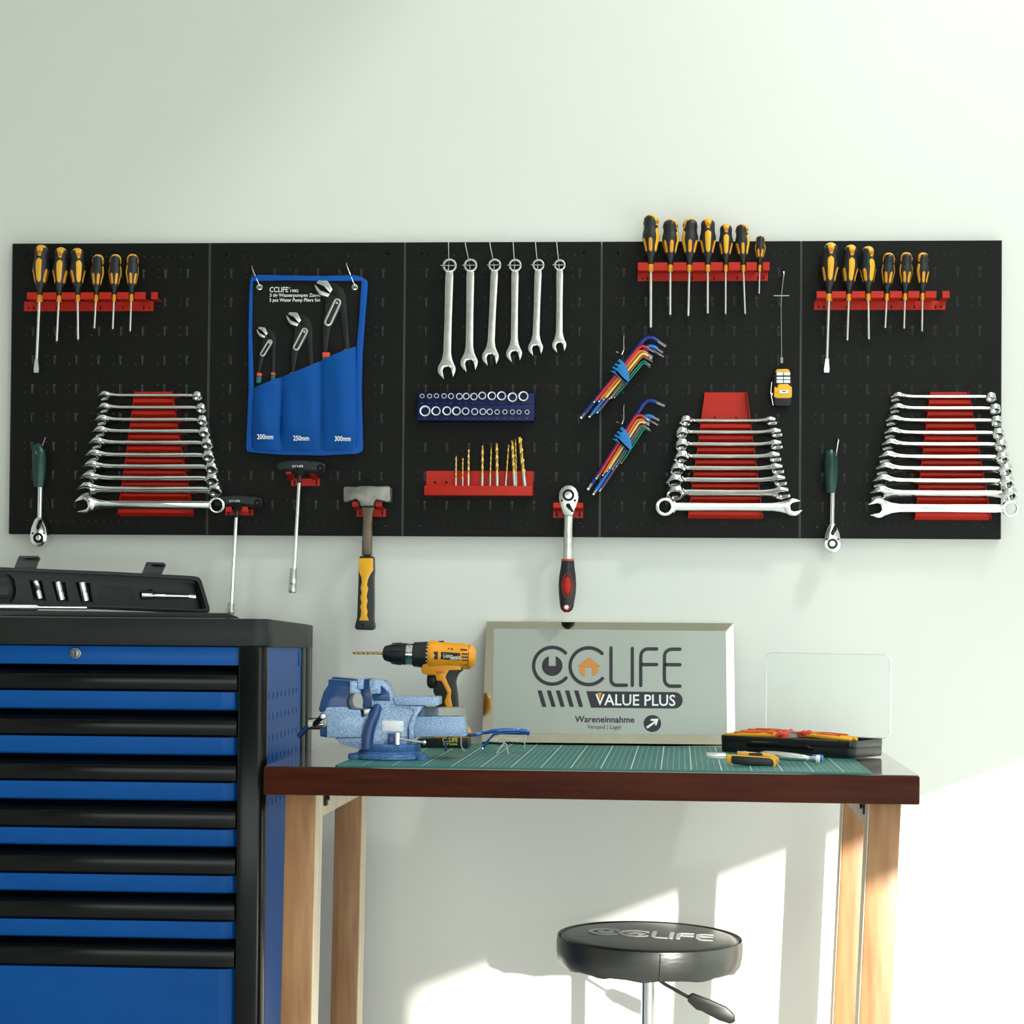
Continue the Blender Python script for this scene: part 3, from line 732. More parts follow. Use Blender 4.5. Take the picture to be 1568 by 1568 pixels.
MB().lathe([(.0001, .0012), (.0042, .0010), (.0046, -.004)], 16, '-y', (c[0], -.0105, c[1])).build('hanging_hole', 'paper', t)
MB().lathe([(.0046, .0006), (.0072, .0002), (.0078, -.003)], 18, '-y', (c[0], -.0102, c[1])).build('hole_rim', 'red', t)

# ------------------------------------------------------------------ T-handle socket wrenches and club hammer
cv4 = cr(4.9, 320, 680)
def t_wrench(label, c, neck_end, rod_end, sock, hook, dy=.038):
    """pixels in the cv4 crop: c handle centre"""
    Yq = BF - dy
    o = W(*cv4(*c), Yq)
    t = thing('t_handle_wrench', label, 'wrench', o, group='t-handle socket wrenches')
    q = lambda a, b: ((W(*cv4(a, b), Yq) - o).x, (W(*cv4(a, b), Yq) - o).z)
    x, y = c
    pts = [(x - 165, y + 10, .0080), (x - 150, y + 6, .0100), (x - 90, y - 2, .0115), (x, y - 2, .0135), (x + 80, y + 5, .0130), (x + 150, y + 12, .0125), (x + 190, y + 14, .0095)]
    MB().tube([(q(a, b)[0], 0, q(a, b)[1]) for a, b, r_ in pts], [r_ for *_x, r_ in pts], 14, flat=.75).build('handle', 'black', t)
    nk = [(x + 10, y + 10, .0150), (x + 3, y + 50, .0085), (x - 2, y + 70, .0052), (x - 3, y + 122, .0048)]
    MB().tube([(q(a, b)[0], 0, q(a, b)[1]) for a, b, r_ in nk], [r_ for *_x, r_ in nk], 14).build('neck', 'black', t)
    e = q(x + 162, y + 12)
    MB().holed(circle(*e, .0072, 16), [circle(*e, .0040, 12)], -.0125, -.0085).build('hanging_eye', 'blackgloss', t)
    a, b = q(x - 4, y + 115), q(*rod_end)
    MB().tube([(a[0], 0, a[1]), (b[0], 0, b[1])], .0042, 14).build('rod', 'chrome', t)
    s0, s1 = q(*sock[0]), q(*sock[1])
    f_ = lambda k: (s0[0] + (s1[0] - s0[0]) * k, 0, s0[1] + (s1[1] - s0[1]) * k)
    MB().tube([f_(0), f_(.05), f_(.27), f_(.30), f_(.62), f_(.66), f_(.70), f_(.95), f_(1)], [.0062, .0072, .0072, .0078, .0078, .0072, .0080, .0080, .0072], 16).build('socket', 'steel', t)
    a = q(x - 50, y - 8); b = q(x + 32, y + 8)
    text('CCLIFE', 'lettering', 'white', t, (a[0], b[1], b[0] , a[1]), -.0118, bold=.01)
bracket('red bracket under the left T-handled wrench', (345, 388, 779, 789, (350, 375), 776, 9))
bracket('red bracket under the middle T-handled wrench', (446, 490, 733, 744, (442, 478), 718, 9))
bracket('red bracket under the head of the club hammer', (546, 591, 779, 791, (544, 580), 768, 10))
t_wrench('black T-handled socket wrench reaching down to the tool cabinet top', (210, 430), None, (168, 1195), ((168, 1190), (158, 1325)), None, .017)
t_wrench('black T-handled socket wrench hanging between cabinet and hammer', (682, 170), None, (640, 935), ((636, 932), (626, 1118)), None)

Yq = BF - .040
o = W(*cv4(1195, 380), Yq)
t = thing('club_hammer', 'club hammer with a black and yellow grip, steel head on a red bracket', 'hammer', o)
q = lambda a, b, Y=Yq: ((W(*cv4(a, b), Y) - o).x, (W(*cv4(a, b), Y) - o).z)
hd = MB(); prof = [(1018, 330), (1030, 322), (1120, 326), (1140, 318), (1240, 318), (1262, 322), (1352, 318), (1368, 330), (1370, 430), (1352, 442), (1262, 420), (1245, 440), (1240, 470), (1145, 470), (1140, 440), (1110, 415), (1030, 442), (1018, 430)]
hd.prism([q(*p) for p in prof], -.0165, .0165)
hd.build('head', 'hammerhead', t, bevel=.0035, seg=3)
mb = MB(); mb.prism([q(*p) for p in [(1142, 468), (1244, 468), (1232, 520), (1225, 600), (1222, 840), (1148, 840), (1156, 600), (1158, 520)]], -.009, .009)
mb.build('shaft', 'hammershaft', t, bevel=.004, seg=3)
gp = [(1133, 850), (1240, 850), (1243, 960), (1238, 1000), (1240, 1200), (1238, 1320), (1248, 1370), (1240, 1390), (1225, 1396), (1122, 1394), (1105, 1385), (1100, 1370), (1118, 1300), (1122, 1180), (1128, 1000), (1128, 960)]
MB().prism([q(*p) for p in gp], -.013, .013).build('grip', 'black', t, bevel=.005, seg=3)
yp = [(1133, 858), (1238, 858), (1240, 950), (1215, 985), (1200, 1020), (1193, 1060), (1203, 1085), (1194, 1120), (1190, 1150), (1200, 1175), (1190, 1210), (1190, 1230), (1198, 1255), (1192, 1285), (1208, 1325), (1132, 1325), (1146, 1290), (1150, 1250), (1142, 1225), (1152, 1190), (1143, 1150), (1153, 1120), (1145, 1080), (1155, 1040), (1150, 1000), (1133, 960)]
MB().prism([q(*p) for p in yp], -.0150, -.010).build('yellow_inlay', 'yellow', t, bevel=.0012)
MB().prism([q(*p) for p in [(1136, 842), (1236, 842), (1236, 858), (1136, 858)]], -.0135, .0135).build('collar', 'black', t, bevel=.003)
c = q(1162, 1357); MB().lathe([(.0001, .0006), (.0026, .0003)], 10, '-y', (c[0], -.0130, c[1])).build('hanging_hole', 'blackgloss', t)

class PL:
    """a standing plane: origin o, horizontal axis ax, upright axis up; reads image points into it"""
    def __init__(s, o, ax, up):
        s.o = Vector(o); s.ax = Vector(ax).normalized(); s.n = Vector(ax).cross(Vector(up)).normalized(); s.n = -s.n
        # local y points away from the viewer
        s.up = s.ax.cross(s.n).normalized()
        s.rot = Matrix((s.ax, s.n, s.up)).transposed()
        s.mtx = Matrix.Translation(s.o) @ s.rot.to_4x4(); s.inv = s.mtx.inverted()
    def __call__(s, px, py, d=0.0):
        r_ = ray(px, py); o = s.o + s.n * d
        k = (o - CAM).dot(s.n) / r_.dot(s.n); q = s.inv @ (CAM + r_ * k)
        return (q.x, q.z)
    def thing(s, name, label, cat, group=None): return thing(name, label, cat, s.o, s.rot, group)
    def P(s, pts, conv=lambda a, b: (a, b), d=0.0): return [s(*conv(*p), d) for p in pts]
def flatpl(o): return PL(o, (1, 0, 0), (0, 0, 1))

# ------------------------------------------------------------------ pliers pouch
cp = cr(4.6125, 310, 360)
o = W(*cp(740, 930), BF - .012)
pl = flatpl(o)
t = pl.thing('pliers_pouch', 'blue and black hanging pouch with three pliers, on two wire hooks', 'pouch')
outer = [(345, 302), (400, 284), (850, 292), (1075, 285), (1130, 298), (1165, 325), (1168, 360), (1150, 580), (1132, 830), (1125, 1100), (1135, 1500), (1128, 1530), (1095, 1545), (850, 1558), (560, 1552), (400, 1540), (318, 1530), (312, 1500), (330, 1100), (328, 700), (335, 400)]
inner = [(358, 326), (600, 322), (850, 326), (1126, 326), (1112, 560), (1092, 790), (1084, 1100), (1090, 1495), (850, 1520), (560, 1515), (350, 1500), (365, 1080), (352, 700), (354, 450)]
MB().prism(pl.P([((a + 12 if a < 740 else a - 12), (b + 12 if b < 900 else b - 12)) for a, b in outer], cp), 0, .003).build('backing', 'blackcloth', t)
MB().holed(pl.P(outer, cp), [pl.P(inner, cp)], -.005, .0035).build('binding', 'clothd', t, bevel=.002)
# pocket: padded front with three channels and a slanting mouth
def pocket():
    mb = MB(); nx, nz = 48, 20
    vs = []
    for j in range(nz + 1):
        for i in range(nx + 1):
            u_ = i / nx; v_ = j / nz
            xb, xt = 352 + (1092 - 352) * u_, 372 + (1086 - 372) * u_
            yt = 1085 + (790 - 1085) * ((xt - 372) / (1086 - 372)); yb = 1520
            if 540 < xt < 850: yt += 8 * math.sin((xt - 540) / 310 * PI)
            x = xb + (xt - xb) * v_; y = yb + (yt - yb) * v_
            seams = [352, 556, 838, 1092]
            k = 0 if x < 556 else 1 if x < 838 else 2
            s_ = (x - seams[k]) / (seams[k + 1] - seams[k])
            bul = math.sin(max(0, min(1, s_)) * PI) ** .40
            wr = .0014 * math.sin(s_ * 9 + k * 2.2 + v_ * 2.0) * math.sin(v_ * 3)
            d = -.0025 - .0165 * bul * (.35 + .65 * min(1, v_ * 3.5)) * (1 - .12 * v_) + wr * bul
            q = pl(*cp(x, y)); vs.append((q[0], d, q[1]))
    fs = [(j * (nx + 1) + i, j * (nx + 1) + i + 1, (j + 1) * (nx + 1) + i + 1, (j + 1) * (nx + 1) + i) for j in range(nz) for i in range(nx)]
    n = len(vs); vs2 = [(v[0], v[1] + .0012, v[2]) for v in vs]
    fs2 = [tuple(n + k for k in reversed(f_)) for f_ in fs]
    rim = [nz * (nx + 1) + i for i in range(nx + 1)]
    fs3 = [(rim[i], rim[i + 1], rim[i + 1] + n, rim[i] + n) for i in range(nx)]
    mb.add(vs + vs2, fs + fs2 + fs3); return mb
pocket().build('pocket', 'cloth', t, ang=60)
for x in (404, 1076):
    c = pl(*cp(x, 368)); MB().holed(circle(*c, .0062, 18), [circle(*c, .0026, 12)], -.0016, .0005).build('grommet', 'chrome', t, bevel=.0005)
for s_, x0, x1, y0, y1 in (('200mm', 398, 512, 1412, 1448), ('250mm', 652, 764, 1422, 1458), ('300mm', 944, 1056, 1425, 1461)):
    a, b = pl(*cp(x0, y1)), pl(*cp(x1, y0)); text(s_, 'size_lettering', 'white', t, (a[0], a[1], b[0], b[1]), -.0175, bold=.02)
for s_, x0, x1, y0, y1, bo in (('CCLIFE', 475, 606, 366, 404, .012), ('1982', 622, 678, 384, 404, .02), ('3 tlg Wasserpumpen Zange', 475, 835, 412, 444, .02), ('3 pcs Water Pump Pliers Set', 473, 833, 446, 478, .02)):
    a, b = pl(*cp(x0, y1)), pl(*cp(x1, y0)); text(s_, 'lettering', 'white', t, (a[0], a[1], b[0], b[1]), -.0006, bold=bo)
c = pl(*cp(615, 374)); MB().holed(circle(*c, .0014, 10), [circle(*c, .0009, 10)], -.0007, -.0004).build('registered_mark', 'white', t)

def water_pliers(label, tf):
    o = W(*cp(*tf(960, 480)), BF - .0155); p2 = flatpl(o)
    t = p2.thing('water_pump_pliers', label, 'pliers', 'pliers in the pouch')
    P_ = lambda pts: [p2(*cp(*tf(*q))) for q in pts]
    MB().prism(P_([(790, 345), (835, 385), (905, 415), (962, 445), (992, 470), (980, 520), (930, 620), (905, 660), (882, 830), (880, 930), (850, 930), (856, 830), (848, 660), (866, 560), (872, 460), (835, 432), (800, 400)]), -.004, .001).build('lower_half', 'blackplastic', t, bevel=.001)
    MB().prism(P_([(885, 326), (945, 340), (990, 375), (1012, 430), (1020, 560), (1040, 810), (1046, 900), (1010, 900), (1005, 810), (985, 650), (968, 520), (950, 450), (915, 410), (925, 385)]), .001, .006).build('upper_half', 'blackplastic', t, bevel=.001)
    MB().prism(P_([(822, 323), (885, 325), (922, 387), (906, 413), (872, 378), (858, 362), (808, 341)]), -.0055, .0045).build('jaw_tip', 'satin', t, bevel=.0006)
    MB().prism(P_([(792, 350), (808, 362), (835, 395), (903, 418), (890, 441), (835, 426), (806, 388)]), -.0055, .0045).build('jaw_tip', 'satin', t, bevel=.0006)
    A, B = (955, 478), (890, 618); n = 8
    def stad(r):
        d_ = Vector((B[0] - A[0], B[1] - A[1])).normalized(); nn = Vector((-d_.y, d_.x)); out = []
        for c_, s0 in ((A, 1), (B, -1)):
            for k in range(n + 1):
                a = PI * k / n; v_ = (nn * math.cos(a) - d_ * math.sin(a)) * (r * s0); out.append((c_[0] + v_.x, c_[1] + v_.y))
        return out
    MB().holed(P_(stad(28)), [P_(stad(14))], -.0062, -.0040).build('slide_plate', 'satin', t, bevel=.0005)
    c = p2(*cp(*tf(952, 482))); MB().lathe([(.0001, .0008), (.0024, .0004), (.0028, -.001)], 12, '-y', (c[0], -.0062, c[1])).build('pivot_bolt', 'satin', t)
    MB().prism(P_([(850, 830), (902, 830), (900, 866), (850, 866)]), -.0065, .0035).build('grip_band', 'redinsul', t, bevel=.0012)
    MB().prism(P_([(998, 806), (1046, 806), (1048, 836), (1000, 836)]), -.0025, .0075).build('grip_band', 'redinsul', t, bevel=.0012)
    MB().prism(P_([(850, 866), (902, 866), (900, 945), (850, 945)]), -.006, .003).build('grip', 'teal', t, bevel=.002)
    MB().prism(P_([(1000, 836), (1048, 836), (1052, 905), (1005, 905)]), -.002, .007).build('grip', 'teal', t, bevel=.002)
def simil(p0, p1, q0, q1):
    a = complex(p1[0] - p0[0], p1[1] - p0[1]); b = complex(q1[0] - q0[0], q1[1] - q0[1]); k = b / a
    return lambda x, y: (q0[0] + (k * complex(x - p0[0], y - p0[1])).real, q0[1] + (k * complex(x - p0[0], y - p0[1])).imag)
water_pliers('largest water pump pliers, right pocket of the blue pouch', lambda x, y: (x, y))
water_pliers('medium water pump pliers in the centre pocket of the blue pouch', simil((858, 382), (875, 840), (647, 597), (645, 980)))
water_pliers('smallest water pump pliers, left pocket of the blue pouch', simil((858, 382), (875, 840), (424, 690), (404, 982)))
for (x0, y0), (x1, y1), sd in (((358, 228), (404, 368), 'left'), ((1024, 206), (1076, 368), 'right')):
    a = W(*cp(x0, y0), BF); e = W(*cp(x1, y1), BF - .016) - Vector((a.x, BF, a.z))
    hk = MB().tube([(0, .003, 0), (0, -.010, .0005), (.0002, -.0125, -.004), (e.x * .3, -.0135, e.z * .35), (e.x * .9, -.019, e.z * .85), (e.x, -.019, e.z), (e.x + .002, -.014, e.z + .002)], .0011, 8).build('pegboard_hook', 'wire')
    hk.location = (a.x, BF, a.z); tag(hk, 'thin wire hook through the top %s eyelet of the blue pouch' % sd, 'hook', 'hooks holding the blue pouch')

# ------------------------------------------------------------------ socket tray
cs = cr(5.227, 620, 580)
o = W(*cs(570, 225), BF); o.y = BF; pl = flatpl(o)
t = pl.thing('socket_tray', 'dark blue two-step tray of sockets on the middle pegboard', 'tray')
a, b = pl(*cs(100, 338), -.03), pl(*cs(1038, 105), -.03); zm = pl(*cs(500, 205), -.03)[1]
sec = [(0, a[1]), (-.036, a[1]), (-.036, a[1] + .010), (-.032, zm - .001), (-.026, zm), (-.026, b[1] - .003), (-.018, b[1]), (0, b[1])]
MB().sweep([(a[0], y, z) for y, z in sec], [(b[0], y, z) for y, z in sec]).build('tray_body', 'navytray', t, bevel=.0015)
tx = [137, 197, 252, 313, 368, 435, 490, 552, 618, 695, 773, 860, 948]; tr = [18, 19, 20, 21, 24, 27, 28, 30, 32, 35, 37, 39, 41]; ty = [137, 137, 135, 136, 138, 140, 139, 141, 134, 136, 136, 147, 139]
bx = [160, 248, 335, 412, 485, 558, 623, 678, 738, 800, 860, 913, 978]; br = [45, 38, 37, 36, 31, 28, 27, 25, 21, 20, 20, 19, 19]; by = [257, 258, 257, 258, 259, 262, 262, 263, 265, 264, 265, 266, 266]
num = ['5', '5.5', '6', '7', '8', '9', '10', '11', '12', '13', '14', '15', '16']
for row, (X_, Y_, R_, base) in enumerate(((tx, ty, tr, -.026), (bx, by, br, -.033))):
    for i in range(13):
        r_ = R_[i] / 5.227 / 765; c = W(*cs(X_[i], Y_[i]), BF + base - .006)
        c.y = BF + base - .006
        nm = '%s from the left' % ords[i] if 0 < i < 12 else ('leftmost' if i == 0 else 'rightmost')
        sz = ('smallest ' if i == 0 else 'largest ' if i == 12 else '') if row == 0 else ('largest ' if i == 0 else 'smallest ' if i == 12 else '')
        s_ = thing('socket', '%schrome socket, %s in the %s row of the dark blue tray' % (sz, nm, 'upper' if row == 0 else 'lower'), 'socket', c, group='sockets in the dark blue tray')
        mb = MB().lathe([(r_ * .66, .0085), (r_ * .70, 0), (r_ * .96, -.0004), (r_, .0010), (r_, .0075)], 22, '-y', (0, 0, 0))
        mb = MB(); n = 22
        P0 = [(r_ * .70, .007), (r_ * .72, .0006), (r_ * .78, 0), (r_ * .95, 0), (r_, .0008), (r_, .0075)]
        mb.lathe([(p, -h) for p, h in P0], n, '-y'); mb.build('sleeve', 'socketrim', s_, ang=50)
        MB().lathe([(.0001, -.0062), (r_ * .70, -.0062)], n, '-y').build('bore', 'satin' if row and i in (0, 2) else 'dark_tip', s_)
        c2 = pl(*cs(X_[i], 197 if row == 0 else 321), base)
        text(num[i] if row == 0 else num[12 - i], 'size_mark', 'greymark', t, (c2[0] - .0022, c2[1] - .0012, c2[0] + .0022, c2[1] + .0012), base - .0012 - (.008 if row else .0), bold=.02)

# ------------------------------------------------------------------ drill bit rack
o = W(*cs(590, 800), BF); o.y = BF; pl = flatpl(o)
t = pl.thing('drill_bit_rack', 'bright red drill bit holder under the dark blue socket tray', 'rack')
a, b = pl(*cs(172, 860)), pl(*cs(1028, 740)); f0, f1 = pl(*cs(155, 932), -.03), pl(*cs(1020, 858), -.03)
holes = [circle(pl(*cs(x, 830))[0], pl(*cs(x, 830))[1], .0026, 10) for x in (242, 333)]
MB().holed([(a[0], f0[1]), (b[0], f0[1]), b, (a[0], b[1])], holes, -.0014, -.0002).build('back_plate', 'red', t)
mb = MB().box(f0[0], -.032, f0[1], f1[0], -.0305, f1[1]); mb.build('front_lip', 'red', t, bevel=.0004)
xs_ = [408, 463, 508, 620, 680, 740, 808, 880, 893, 962]
mb = MB(); mb.box(f0[0], -.0305, f1[1] - .0016, f1[0], -.0014, f1[1]); mb.box(f0[0], -.0305, f0[1], f1[0], -.0014, f0[1] + .0012)
mb.build('shelf', 'red', t)
for s_ in (0, 1):
    x = f0[0] + .0004 if s_ == 0 else f1[0] - .0016
    MB().prism([(x, f0[1]), (x + .0012, f0[1]), (x + .0012, f1[1]), (x, f1[1])], -.0305, -.0014).build('end_plate', 'red', t)
def twist(label, base, top, r_, group):
    d = top - base; L_ = d.length; q = d.to_track_quat('Z', 'Y').to_matrix()
    t = thing('drill_bit', label, 'drill bit', base, q, group)
    zs = L_ * .28; n = 20; m = max(20, int((L_ - zs) / .0016)); vs = []; pitch = r_ * 9.5
    MB().lathe([(r_ * .97, -.014), (r_ * .97, zs)], 14).build('shank', 'satin', t)
    mb = MB()
    for j in range(m + 1):
        z = zs + (L_ - zs) * j / m; ph = 2 * PI * (z - zs) / pitch; k = 1.0 if j < m - 1 else .55 if j == m - 1 else .08
        for i in range(n):
            a = 2 * PI * i / n; g = abs(math.sin(a - ph)); rr = r_ * k * (1.0 if g > .62 else .56 + .44 * (g / .62) ** 1.6)
            vs.append((rr * math.cos(a), rr * math.sin(a), z))
    fs = [(j * n + i, j * n + (i + 1) % n, (j + 1) * n + (i + 1) % n, (j + 1) * n + i) for j in range(m) for i in range(n)] + [list(range(n - 1, -1, -1)), [m * n + i for i in range(n)]]
    mb.add(vs, fs); mb.build('flute', 'gold', t, ang=30); return t
bits = [((408, 862), (410, 612), 17, -.020), ((463, 862), (464, 628), 16, -.014), ((509, 862), (511, 560), 21, -.018), ((620, 862), (622, 532), 24, -.018), ((681, 862), (692, 545), 19, -.012), ((740, 862), (735, 507), 27, -.020),
        ((806, 862), (832, 522), 20, -.009), ((880, 862), (858, 488), 28, -.022), ((893, 862), (886, 478), 19, -.011), ((963, 862), (918, 455), 35, -.019)]
bn = ['thin gold drill bit, leftmost in the red holder', 'shortest gold drill bit, second from the left in the red holder', 'gold drill bit, third from the left in the red holder', 'gold drill bit, fourth from the left in the red holder', 'slim leaning gold drill bit, fifth from the left in the red holder', 'thick upright gold drill bit, sixth from the left in the red holder',
      'slim gold drill bit leaning right into its neighbours in the red holder', 'thick gold drill bit leaning left, crossing the thin one behind it', 'thin gold drill bit partly hidden behind the two thickest ones', 'thickest and tallest gold drill bit at the right of the red holder']
for (p0, p1, w_, dy), lb in zip(bits, bn):
    twist(lb, W(*cs(*p0), BF + dy), W(*cs(*p1), BF + dy), w_ / 5.227 / 765 / 2, 'drill bits in the red holder')

# ------------------------------------------------------------------ hex key sets
ck = cr(5.406, 880, 490)
KC = {'navy': (0.006, 0.016, 0.16), 'sky blue': (0.01, 0.17, 0.55), 'purple': (0.10, 0.05, 0.16), 'red': (0.50, 0.018, 0.012), 'orange': (0.72, 0.15, 0.02), 'yellow': (0.75, 0.58, 0.12), 'brown': (0.30, 0.09, 0.035), 'green': (0.005, 0.20, 0.10), 'teal': (0.004, 0.22, 0.16)}
for k, v in KC.items(): M['key_' + k] = mat(k.replace(' ', '_') + '_key_coating', v, 0.35)
M['clip'] = mat('sky_blue_clip', (0.003, 0.17, 0.46), 0.35)
sets = [('upper', (0, 0), [('navy', (755, 222), (605, 122), (45, 822), 40, .028), ('sky blue', (730, 272), (622, 200), (115, 812), 33, .029), ('purple', (738, 308), (606, 232), (182, 775), 26, .032),
        ('red', (655, 264), (552, 205), (155, 688), 26, .041), ('orange', (645, 308), (545, 245), (195, 682), 24, .041), ('yellow', (642, 322), (562, 268), (235, 668), 21, .042), ('brown', (645, 347), (560, 295), (285, 658), 16, .042), ('green', (628, 375), (566, 334), (302, 650), 13, .042), ('teal', (628, 396), (572, 352), (325, 648), 11, .042)]),
        ('lower', (18, 562), [('navy', (745, 715), (597, 652), (105, 1412), 42, .028), ('sky blue', (700, 832), (590, 780), (150, 1452), 33, .029), ('purple', (690, 872), (598, 822), (205, 1422), 22, .032),
        ('red', (622, 826), (518, 778), (175, 1320), 26, .041), ('orange', (618, 858), (525, 813), (228, 1292), 22, .041), ('yellow', (620, 872), (540, 836), (265, 1258), 18, .042), ('brown', (618, 900), (555, 865), (310, 1240), 14, .042), ('green', (625, 912), (568, 878), (345, 1218), 12, .042), ('teal', (630, 922), (580, 892), (385, 1190), 11, .042)])]
for nm, (ox, oy), keys in sets:
    for kc, sh, bd, lo, wd, dy in keys:
        Yk = BF - dy; S_, B_, L__ = (W(*ck(*p), Yk) for p in (sh, bd, lo))
        r_ = wd / 5.406 / 765 / 2
        t = thing('hex_key', '%s L-shaped hex key in the %s hex key set' % (kc, nm), 'hex key', B_, group='hex keys of the %s set' % nm)
        a, b = S_ - B_, L__ - B_; au, bu = a.normalized(), b.normalized(); rb = min(r_ * 4.2, a.length * .5)
        # rounded bend
        ang_ = au.angle(bu); td = rb / math.tan(ang_ / 2) if ang_ > .1 else rb
        td = min(td, a.length * .45); p0, p1 = au * td, bu * td
        arc = [p0 * (1 - u_) ** 2 + p1 * u_ ** 2 for u_ in [i / 8 for i in range(9)]]
        tl = max(.010, r_ * 4.0); 
        MB().tube([a - au * min(tl, a.length * .45)] + arc + [b - bu * tl * .8], r_, 10).build('coated_arm', 'key_' + kc, t, ang=60)
        MB().tube([a - au * min(tl, a.length * .45), a], r_ * .92, 6).build('short_tip', 'chrome', t, ang=20)
        e0 = b - bu * tl * .8
        MB().tube([e0, e0 + bu * tl * .45, e0 + bu * tl * .52, e0 + bu * tl * .60, b - bu * r_ * .5, b], [r_ * .93, r_ * .93, r_ * .62, r_ * .80, r_ * .9, r_ * .5], 6).build('ball_tip', 'chrome', t, ang=20)
    sh = lambda a, b: ck(a + ox, b + oy)
    pl = flatpl(W(*sh(385, 430), BF - .048))
    t = pl.thing('hex_key_clip', 'bright blue plastic clip gripping the %s hex key set' % nm, 'clip', 'clips of the hex key sets')
    cl = [(372, 322), (405, 352), (432, 395), (450, 450), (455, 500), (430, 530), (400, 505), (372, 475), (340, 450), (288, 422), (330, 424), (336, 412), (308, 402), (318, 385), (348, 402), (358, 392), (328, 372), (340, 358), (362, 372), (380, 362), (352, 345)]
    MB().prism(pl.P(cl, sh), -.0055, .0).build('face_plate', 'clip', t, bevel=.0008)
    MB().prism(pl.P([(330, 424), (372, 475), (430, 530), (440, 515), (385, 462), (345, 418)], sh), -.0055, .026).build('lower_jaw', 'clip', t)
    a0 = W(*ck(408 + (0), 128 + (0 if nm == 'upper' else 572)), BF)
    e = pl.o - Vector((a0.x, BF, a0.z))
    hk = MB().tube([(0, .003, 0), (0, -.009, 0), (0, -.012, -.003), (-.0005, -.0125, -.012), (0, -.013, -.030), (-.004, -.02, -.042), (-.007, -.036, -.044), (-.012, -.044, -.0405), (-.016, -.046, -.0400)], .0012, 8).build('pegboard_hook', 'wire')
    hk.location = (a0.x, BF, a0.z); tag(hk, 'bright wire hook holding the %s hex key set' % nm, 'hook', 'hooks of the hex key sets')

# ------------------------------------------------------------------ tape measure and its hook
o = W(1199.5, 419, BF); o.y = BF
e = W(1196.5, 453, BF - .012) - o; f_ = W(1197, 556, BF - .012) - o
mb = MB().tube([(0, .003, 0), (.0003, -.008, .002), (0, -.011, -.004), (e.x * .5, -.012, e.z * .5), (e.x, -.012, e.z), (e.x - .0005, -.012, e.z - .024)], .0012, 8)
mb.tube([(e.x - .0155, -.0125, e.z), (e.x + .0155, -.0125, e.z)], .0014, 8)
mb.tube([(e.x - .0005, -.012, e.z - .022), (f_.x, -.012, f_.z)], .0006, 6)
mb.tube([(f_.x - .0016, -.0125, f_.z), (f_.x - .0016, -.0125, f_.z + .011)], .0011, 8); mb.tube([(f_.x + .0016, -.0125, f_.z), (f_.x + .0016, -.0125, f_.z + .011)], .0011, 8)
hk = mb.build('wire_hanger', 'wire'); hk.location = o
tag(hk, 'long thin wire hanger with a short cross bar, above the tape measure', 'hook')
ct = cr(14.255, 1150, 530)
pl = flatpl(W(*ct(690, 900), BF - .014))
t = pl.thing('tape_measure', 'small yellow and black tape measure hanging below the thin wire hanger', 'tape measure')
MB().prism(pl.P([(560, 515), (800, 515), (850, 570), (885, 680), (895, 900), (885, 1150), (860, 1290), (820, 1320), (560, 1320), (500, 1290), (480, 1130), (478, 900), (490, 640), (520, 560)], ct), -.008, .012).build('case', 'blackplastic', t, bevel=.003)
MB().prism(pl.P([(560, 512), (800, 512), (850, 570), (820, 585), (560, 585), (515, 580)], ct), -.010, .006).build('top_cap', 'yellow', t, bevel=.0015)
MB().prism(pl.P([(500, 890), (570, 930), (570, 860), (610, 838), (800, 838), (845, 890), (885, 900), (885, 1120), (840, 1150), (560, 1150), (490, 1120)], ct), -.011, .010).build('body_shell', 'yellow', t, bevel=.002)
for k, (y0, y1) in enumerate(((585, 655), (685, 740), (755, 820))):
    for x0, x1 in ((548, 690), (705, 845)):
        MB().prism(pl.P([(x0, y1), (x1, y1), (x1, y0), (x0, y0)], ct), -.0112, -.006).build('grip_rib', 'paper', t, bevel=.0006)
MB().prism(pl.P([(600, 975), (815, 975), (800, 1045), (610, 1045)], ct), -.0122, -.010).build('label_plate', 'satin', t)
MB().prism(pl.P([(670, 992), (750, 992), (750, 1015), (670, 1015)], ct), -.0126, -.0121).build('label_mark', 'print', t)
MB().tube([Vector((q[0], -.004, q[1])) for q in pl.P([(450, 790), (430, 1000), (445, 1120), (480, 1300)], ct)], .0010, 6).build('belt_clip', 'chrome', t)
MB().tube([Vector((q[0], -.006, q[1])) for q in pl.P([(415, 1040), (460, 1040), (440, 1110)], ct)], .0016, 6).build('hook_tip', 'chrome', t)

# ------------------------------------------------------------------ tool cabinet
CX0, CX1, CYF, CYB = -1.36, -0.648, -0.50, -0.03
t = thing('tool_cabinet', 'large blue and black metal tool cabinet with wide drawers, at the left', 'cabinet', (-1.0, -.26, 0))
O_ = Vector((-1.0, -.26, 0))
def zf(y): return .917 - (y - 1058) * .0011605
b_ = MB(); b_.box(CX0, CYF + .045, .06, CX1 - .014, CYB, .998); b_.build('carcass', 'blackgloss', t, origin=O_)
